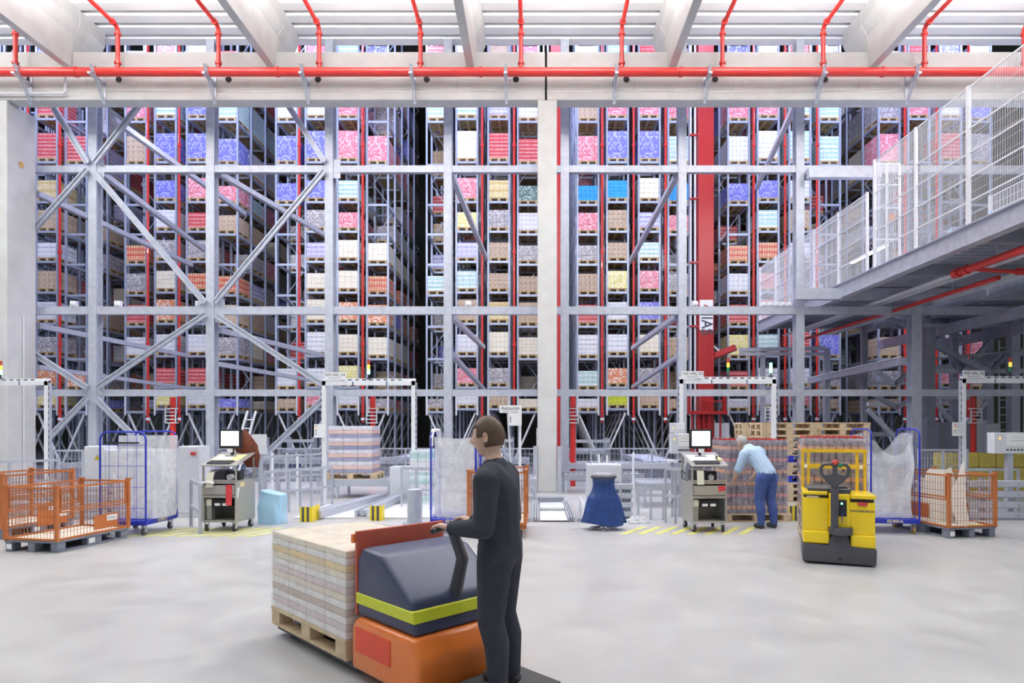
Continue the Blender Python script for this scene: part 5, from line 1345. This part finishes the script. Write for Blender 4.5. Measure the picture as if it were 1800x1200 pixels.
# ================================================================= foreground orange truck with load
th = R(-45.4)
ax, bx = Vector((math.cos(th), math.sin(th), 0)), Vector((-math.sin(th), math.cos(th), 0))
c0 = Vector((-1.42, 5.12, 0))
pl = link('wooden_pallet', pmn, None, (c0.x,c0.y,.095), th); tag(pl, 'wooden pallet under the cream load on the orange truck', 'pallet')
ld = thing('wrapped_load', 'cream and white wrapped carton load on the orange truck in the foreground', 'wrapped load', (c0.x,c0.y,.24), th)
ls = [plain('load_cream', (.82,.74,.60), .5, 0, .08), plain('load_white', (.86,.83,.80), .5, 0, .05), plain('load_ochre', (.86,.66,.34), .5, 0, .1), plain('load_rose', (.74,.62,.62), .5, 0, .06), plain('load_tan', (.62,.50,.42), .5, 0, .1)]
seq = [1,3,1,4,1,0,3,1,0,2,1,0]; hh = .60/len(seq)
for k, si in enumerate(seq):
    q = MB()
    for i in range(4):
        for j in range(3): q.box(-.6+i*.3+.003,-.6+(i+1)*.3-.003,-.4+j*.267+.003,-.4+(j+1)*.267-.003,k*hh+.001,(k+1)*hh-.001)
    q.build('carton_layer', ls[si], ld, bevel=.004, seg=1)
MB().box(-.61,.61,-.41,.41,-.01,.615).build('stretch_film', M['wrap'], ld, bevel=.02)
bc = c0+ax*1.02
t = thing('ride_on_truck', 'orange ride-on pallet truck with dark hood in the foreground', 'pallet truck', (bc.x,bc.y,0), th)
O = M['orangetruck']
MB().prism([(-.36,.07),(.40,.07),(.42,.30),(.36,.42),(-.30,.42),(-.36,.36)], -.39,.39).build('lower_body', O, t, bevel=.035, smooth=True, seg=3)
MB().prism([(-.34,.42),(.34,.42),(.30,.62),(-.05,.86),(-.28,.88),(-.34,.80)], -.36,.36).build('hood', M['navy'], t, bevel=.035, smooth=True, seg=3)
MB().prism([(-.346,.50),(.338,.50),(.322,.575),(-.346,.575)], -.366,.366).build('colour_band', M['lime'], t, bevel=.006, seg=1)
M['trp'] = plain('truck_red_panel', (.78,.07,.02), .35, 0, .05)
for yy in (-.395,.388): MB().box(-.30,.12,yy,yy+.007,.20,.36).build('red_panel', M['trp'], t)
truck = t
MB().box(-.37,-.34,-.36,.36,.42,.98).build('load_backrest', plain('backrest_red', (.5,.1,.06), .4, 0, .1), t, bevel=.008)
MB().box(-.39,-.36,-.38,.38,.90,.96).build('backrest_rail', O, t, bevel=.008)
MB().box(.42,.86,-.36,.36,.075,.115).build('platform', M['rubber'], t, bevel=.01)
for yy in (-.27,.27): MB().box(-1.62,-.36,yy-.08,yy+.08,.045,.088).build('fork', M['dgrey'], t)
for (xx,yy) in ((.2,-.30),(.2,.30),(-1.45,-.27),(-1.45,.27)): MB().cyl((xx,yy,.045 if xx < 0 else .08),.045 if xx < 0 else .08,.07,20,'y').build('wheel', M['rubber'], t, smooth=True)

# ================================================================= people
def skin(name, pts, edges, m, parent=None, vox=.008, lat=(1,0,0), sm=6, cut=None):
    """one continuous surface grown round a skeleton: tapering ellipsoids merged into a single skin"""
    bm = bmesh.new(); lat = Vector(lat).normalized(); up = Vector((0,0,1)); fw = up.cross(lat)
    B = Matrix((lat, fw, up)).transposed().to_4x4()
    def ball(c, r, r2):
        bmesh.ops.create_icosphere(bm, subdivisions=2 if r > .02 else 1, radius=1, matrix=Matrix.Translation(c) @ B @ Matrix.Diagonal((r, r2, min(r, r2) if r2 != r else r, 1)))
    for a, b in edges:
        A, C = pts[a], pts[b]; pa, pc = Vector(A[:3]), Vector(C[:3]); ra, rc = A[3], C[3]; qa, qc = A[-1], C[-1]
        L = (pc-pa).length; n = max(2, int(L/(min(qa, qc, ra, rc)*.35)))
        for i in range(n+1):
            f = i/n; ball(pa.lerp(pc, f), ra+(rc-ra)*f, qa+(qc-qa)*f)
    me = bpy.data.meshes.new(name); bm.to_mesh(me); bm.free()
    o = bpy.data.objects.new(name, me); COL.objects.link(o)
    r_ = o.modifiers.new('r', 'REMESH'); r_.mode = 'VOXEL'; r_.voxel_size = vox
    s_ = o.modifiers.new('s', 'SMOOTH'); s_.factor = .5; s_.iterations = sm
    dg = bpy.context.evaluated_depsgraph_get(); dg.update()
    nm = bpy.data.meshes.new_from_object(o.evaluated_get(dg)); bpy.data.objects.remove(o)
    if cut:
        b2 = bmesh.new(); b2.from_mesh(nm)
        for co_, no_ in cut: bmesh.ops.bisect_plane(b2, geom=b2.verts[:]+b2.edges[:]+b2.faces[:], plane_co=co_, plane_no=no_, clear_outer=True)
        b2.to_mesh(nm); b2.free()
    nm.polygons.foreach_set('use_smooth', [True]*len(nm.polygons))
    nm.materials.clear(); nm.materials.append(m)
    return link(name, nm, parent)
def hand(pts, edges, wrist, d, side, pal, pre, curl=.5):
    """palm and five fingers: wrist point name, d pointing along the hand, side towards the thumb, pal out of the palm"""
    w = Vector(pts[wrist][:3]); d = Vector(d).normalized(); s = Vector(side).normalized(); n = Vector(pal).normalized()
    kp = w+d*.045; pts[pre+'palm'] = (*kp, .030, .018); edges.append((wrist, pre+'palm'))
    k2 = w+d*.085; pts[pre+'hk'] = (*k2, .034, .015); edges.append((pre+'palm', pre+'hk'))
    for i, (off, L) in enumerate(((.028,.072),(.010,.082),(-.010,.076),(-.028,.060))):
        a = k2+s*off+d*.012; prev = pre+'hk'; dirn = d.copy(); q = a
        pts[pre+'f%d0' % i] = (*a, .0095); edges.append((prev, pre+'f%d0' % i)); prev = pre+'f%d0' % i
        for j, fr in enumerate((.45,.32,.23)):
            ang = curl*(j+.6); dv = (d*math.cos(ang)+n*math.sin(ang)).normalized(); q = q+dv*L*fr
            nm = pre+'f%d%d' % (i, j+1); pts[nm] = (*q, .009-.001*j); edges.append((prev, nm)); prev = nm
    q = kp+s*.03-d*.01; pts[pre+'t0'] = (*q, .011); edges.append((pre+'palm', pre+'t0'))
    q = q+(s*.5+d*.7+n*.3).normalized()*.035; pts[pre+'t1'] = (*q, .0105); edges.append((pre+'t0', pre+'t1'))
    q = q+(d*.8+n*.5+s*.1).normalized()*.028; pts[pre+'t2'] = (*q, .009); edges.append((pre+'t1', pre+'t2'))
def headmesh(parent, c, f, m, hm, r=.098, up=(0,0,1)):
    """head facing f with brow, nose, mouth, ears; hair cap as own mesh"""
    f = Vector(f).normalized(); up = Vector(up).normalized(); s = f.cross(up).normalized(); up = s.cross(f)
    Mx = Matrix(((s.x,f.x,up.x,c[0]),(s.y,f.y,up.y,c[1]),(s.z,f.z,up.z,c[2]),(0,0,0,1)))
    nu, nv = 40, 30
    def shp(a, b, hair=0):
        ca, sa, cb_, sb = math.cos(a), math.sin(a), math.cos(b), math.sin(b)
        x = .076*ca*cb_; y = .096*sa*cb_; z = .118*sb
        if z < 0:
            k = min(1,-z/.118); x *= 1-.30*k; y = y*(1-.16*k)+(.016*k if sa > 0 else .0)
        if hair: x *= 1.09; y *= 1.08; z = z*1.07+.002; return x, y, z
        fr = max(0, sa)**6 if sa > 0 else 0
        nose = math.exp(-((ca*cb_)/.16)**2)*(math.exp(-((z+.016)/.024)**2)*.024+math.exp(-((z-.008)/.03)**2)*.010)*(1 if sa > 0 else 0)
        eye = math.exp(-(((abs(ca*cb_)-.40)/.17)**2))*math.exp(-((z-.014)/.013)**2)*.011*(1 if sa > 0 else 0)
        lip = math.exp(-((ca*cb_)/.30)**2)*(math.exp(-((z+.052)/.007)**2)+math.exp(-((z+.066)/.008)**2))*.006*(1 if sa > 0 else 0)
        chin = math.exp(-((ca*cb_)/.3)**2)*math.exp(-((z+.098)/.016)**2)*.008*(1 if sa > 0 else 0)
        return x, y+nose-eye+lip+chin, z
    q = MB()
    for j in range(nv+1):
        b = -math.pi/2+math.pi*j/nv
        for i in range(nu): q.v.append(Mx @ Vector(shp(2*math.pi*i/nu, b)))
    for j in range(nv):
        for i in range(nu): q.f.append((j*nu+i, j*nu+(i+1)%nu, (j+1)*nu+(i+1)%nu, (j+1)*nu+i))
    for sg in (-1,1):
        n0 = len(q.v); mm = 12
        for lay,(sc,dx) in enumerate(((.5,.0),(1,.010),(.85,.018),(.45,.012))):
            for i in range(mm):
                a = 2*math.pi*i/mm; q.v.append(Mx @ Vector((sg*(.072+dx), -.008+.017*sc*math.cos(a)-dx*.4, -.004+.031*sc*math.sin(a))))
        for lay in range(3):
            for i in range(mm): q.f.append((n0+lay*mm+i, n0+lay*mm+(i+1)%mm, n0+(lay+1)*mm+(i+1)%mm, n0+(lay+1)*mm+i))
        q.f.append(tuple(n0+3*mm+i for i in range(mm)))
    hq = MB()
    keep = {}
    for j in range(nv+1):
        b = -math.pi/2+math.pi*j/nv
        for i in range(nu):
            a = 2*math.pi*i/nu; hq.v.append(Mx @ Vector(shp(a, b, 1)))
    for j in range(nv):
        for i in range(nu):
            a = 2*math.pi*(i+.5)/nu; z = .118*math.sin(-math.pi/2+math.pi*(j+.5)/nv); front = math.sin(a)
            lim = .055 if front > .45 else (.0 if front > .05 else -.06)
            if z > lim: hq.f.append((j*nu+i, j*nu+(i+1)%nu, (j+1)*nu+(i+1)%nu, (j+1)*nu+i))
    used = sorted({v for f_ in hq.f for v in f_}); mp = {v: i for i, v in enumerate(used)}
    hq.v = [hq.v[v] for v in used]; hq.f = [tuple(mp[v] for v in f_) for f_ in hq.f]
    ho = hq.build('hair', hm, parent, smooth=True); md = ho.modifiers.new('t', 'SOLIDIFY'); md.thickness = .009; md.offset = -1
    eb = MB()
    for sg in (-1,1): eb.lathe([(.002,-.0115),(.008,-.009),(.0115,0),(.008,.009),(.002,.0115)], 10, Mx @ Vector((sg*.030,.075,.014)))
    eb.build('eyes', M['eye'], parent, smooth=True)
    pu = MB()
    for sg in (-1,1): pu.lathe([(.001,-.005),(.004,-.003),(.005,0),(.004,.003),(.001,.005)], 10, Mx @ Vector((sg*.030,.0845,.014)))
    pu.build('pupils', M['ink'], parent, smooth=True)
    return q
def join_into(body, q, m):
    me = q.mesh('h', smooth=True); bm = bmesh.new(); bm.from_mesh(body.data); bm.from_mesh(me); bm.to_mesh(body.data); bm.free()
    for p_ in body.data.polygons: p_.use_smooth = True

def grow(keys, extra, m, name, parent, lat, vox=.010, over={}):
    pp = {}
    for k in keys:
        v = over.get(k, P[k]); pp[k] = (*v[:3], v[3]+extra, v[-1]+extra)
    return skin(name, pp, [e for e in E if e[0] in pp and e[1] in pp], m, parent, vox, lat, 5)
def add_shoes(g, d, m=M['rubber']):
    d = Vector(d).normalized()
    for n_ in 'lr':
        a = Vector(P[n_+'an'][:3]); a.z = zf
        pts = {'a': (*(a-d*.02+Vector((0,0,.045))),.045,.045), 'b': (*(a+d*.06+Vector((0,0,.042))),.045,.045), 'c': (*(a+d*.15+Vector((0,0,.034))),.040,.040)}
        skin('shoe', pts, [('a','b'),('b','c')], m, g, .009, (1,0,0), 4, [(Vector((0,0,zf+.002)), Vector((0,0,-1)))])

# driver: standing on the platform, seen from the side, hands on the bar (faces local -x)
zf = .116
dl = bc+ax*.70; g = thing('person', 'person in dark clothes standing on the orange truck, hands on its handle bar', 'person', (dl.x,dl.y,0), R(-18))
P = {}; E = []; k_ = .93
def zz_(h): return zf+h*k_
P['pelvis'] = (.0,0,zz_(.93),.145,.115); P['belly'] = (-.005,0,zz_(1.08),.135,.105); P['chest'] = (-.02,0,zz_(1.28),.155,.115); P['neck0'] = (-.03,0,zz_(1.41),.085,.07); P['neck'] = (-.045,0,zz_(1.49),.052); P['head'] = (-.06,0,zz_(1.56),.05)
E += [('pelvis','belly'),('belly','chest'),('chest','neck0'),('neck0','neck'),('neck','head')]
for s_, n_ in ((-1,'l'),(1,'r')):
    P[n_+'cl'] = (-.02,s_*.10,zz_(1.37),.075); P[n_+'sh'] = (-.02,s_*.175,zz_(1.35),.062); P[n_+'el'] = (-.01,s_*.225,zz_(1.07),.046); P[n_+'wr'] = (-.23,s_*.16,zz_(1.05),.029)
    E += [('chest',n_+'cl'),(n_+'cl',n_+'sh'),(n_+'sh',n_+'el'),(n_+'el',n_+'wr')]
    P[n_+'hip'] = (.0,s_*.085,zz_(.84),.092); P[n_+'kn'] = (-.02,s_*.10,zz_(.47),.062); P[n_+'cf'] = (.02,s_*.105,zz_(.33),.058); P[n_+'an'] = (.03,s_*.11,zz_(.09),.040)
    E += [('pelvis',n_+'hip'),(n_+'hip',n_+'kn'),(n_+'kn',n_+'cf'),(n_+'cf',n_+'an')]
PB, EB = dict(P), list(E)
for s_, n_ in ((-1,'l'),(1,'r')): hand(PB, EB, n_+'wr', (-1,0,.15), (0,-s_,.1), (0,0,-1), n_, .8)
b = skin('body', PB, EB, M['skin'], g, .0048, (0,1,0), 3)
hq = headmesh(g, (-.075,0,zz_(1.62)), (-1,0,-.15), M['skin'], M['hair']); join_into(b, hq, M['skin'])
grow(['chest','belly','pelvis','neck0','lcl','lsh','lel','lwr','rcl','rsh','rel','rwr'], .018, M['jblack'], 'jacket', g, (0,1,0))
grow(['pelvis','lhip','lkn','lcf','lan','rhip','rkn','rcf','ran'], .020, M['jblack'], 'trousers', g, (0,1,0))
add_shoes(g, (-1,0,0))
# handle bar and tiller reach the driver's hands
gm = Matrix.Translation((dl.x,dl.y,0)) @ Matrix.Rotation(R(-18),4,'Z'); tm = (Matrix.Translation((bc.x,bc.y,0)) @ Matrix.Rotation(th,4,'Z')).inverted()
hb = [tm @ (gm @ Vector((-.325,yy,zz_(1.05)-.012))) for yy in (-.24,-.16,0,.16,.24)]
tl = MB().tube([(.26,0,.60),(.34,0,.85),hb[2]], [.045,.04,.03], 12).build('tiller', M['dgrey'], truck, smooth=True)
MB().tube(hb, .016, 10).build('handle_bar', M['black'], tl, smooth=True)

# worker in light blue shirt, bending at the bottle load, back to the camera
zf = 0; w0 = fl(1344, 926)
g = thing('person', 'person in light blue shirt and jeans bending beside the bottle load', 'person', (w0.x, w0.y-.1, 0), R(20))
P = {}; E = []
P['pelvis'] = (0,.0,.90,.145,.115); P['belly'] = (-.03,.08,1.03,.14,.11); P['chest'] = (-.08,.20,1.18,.16,.12); P['neck0'] = (-.12,.29,1.27,.085); P['neck'] = (-.14,.34,1.31,.054); P['head'] = (-.15,.38,1.35,.05)
E += [('pelvis','belly'),('belly','chest'),('chest','neck0'),('neck0','neck'),('neck','head')]
P['lcl'] = (-.20,.22,1.23,.078); P['rcl'] = (.02,.24,1.24,.078)
P['lsh'] = (-.27,.22,1.20,.064); P['lel'] = (-.35,.27,.95,.047); P['lwr'] = (-.33,.40,.78,.031)
P['rsh'] = (.09,.25,1.22,.064); P['rel'] = (.15,.30,.97,.047); P['rwr'] = (.08,.42,.82,.031)
E += [('chest','lcl'),('lcl','lsh'),('lsh','lel'),('lel','lwr'),('chest','rcl'),('rcl','rsh'),('rsh','rel'),('rel','rwr')]
for s_, n_ in ((-1,'l'),(1,'r')):
    P[n_+'hip'] = (s_*.085,.0,.82,.095); P[n_+'kn'] = (s_*.11,.05,.46,.064); P[n_+'cf'] = (s_*.12,.0,.32,.060); P[n_+'an'] = (s_*.125,-.02,.09,.042)
    E += [('pelvis',n_+'hip'),(n_+'hip',n_+'kn'),(n_+'kn',n_+'cf'),(n_+'cf',n_+'an')]
PB, EB = dict(P), list(E)
hand(PB, EB, 'lwr', (.05,.5,-.7), (1,0,0), (0,.7,.5), 'l', .35); hand(PB, EB, 'rwr', (-.05,.6,-.6), (-1,0,0), (0,.7,.5), 'r', .35)
b = skin('body', PB, EB, M['skin'], g, .0055, (1,0,0), 3)
hq = headmesh(g, (-.165,.42,1.39), (-.15,.8,-.5), M['skin'], M['hairg'], up=(-.05,.5,.85)); join_into(b, hq, M['skin'])
grow(['chest','belly','pelvis','neck0','lcl','lsh','lel','rcl','rsh','rel'], .021, M['shirt'], 'shirt', g, (1,0,0))
grow(['pelvis','lhip','lkn','lcf','lan','rhip','rkn','rcf','ran'], .019, M['jeans'], 'trousers', g, (1,0,0), over={'pelvis':(0,.0,.88,.148,.12)})
add_shoes(g, (.1,1,0))
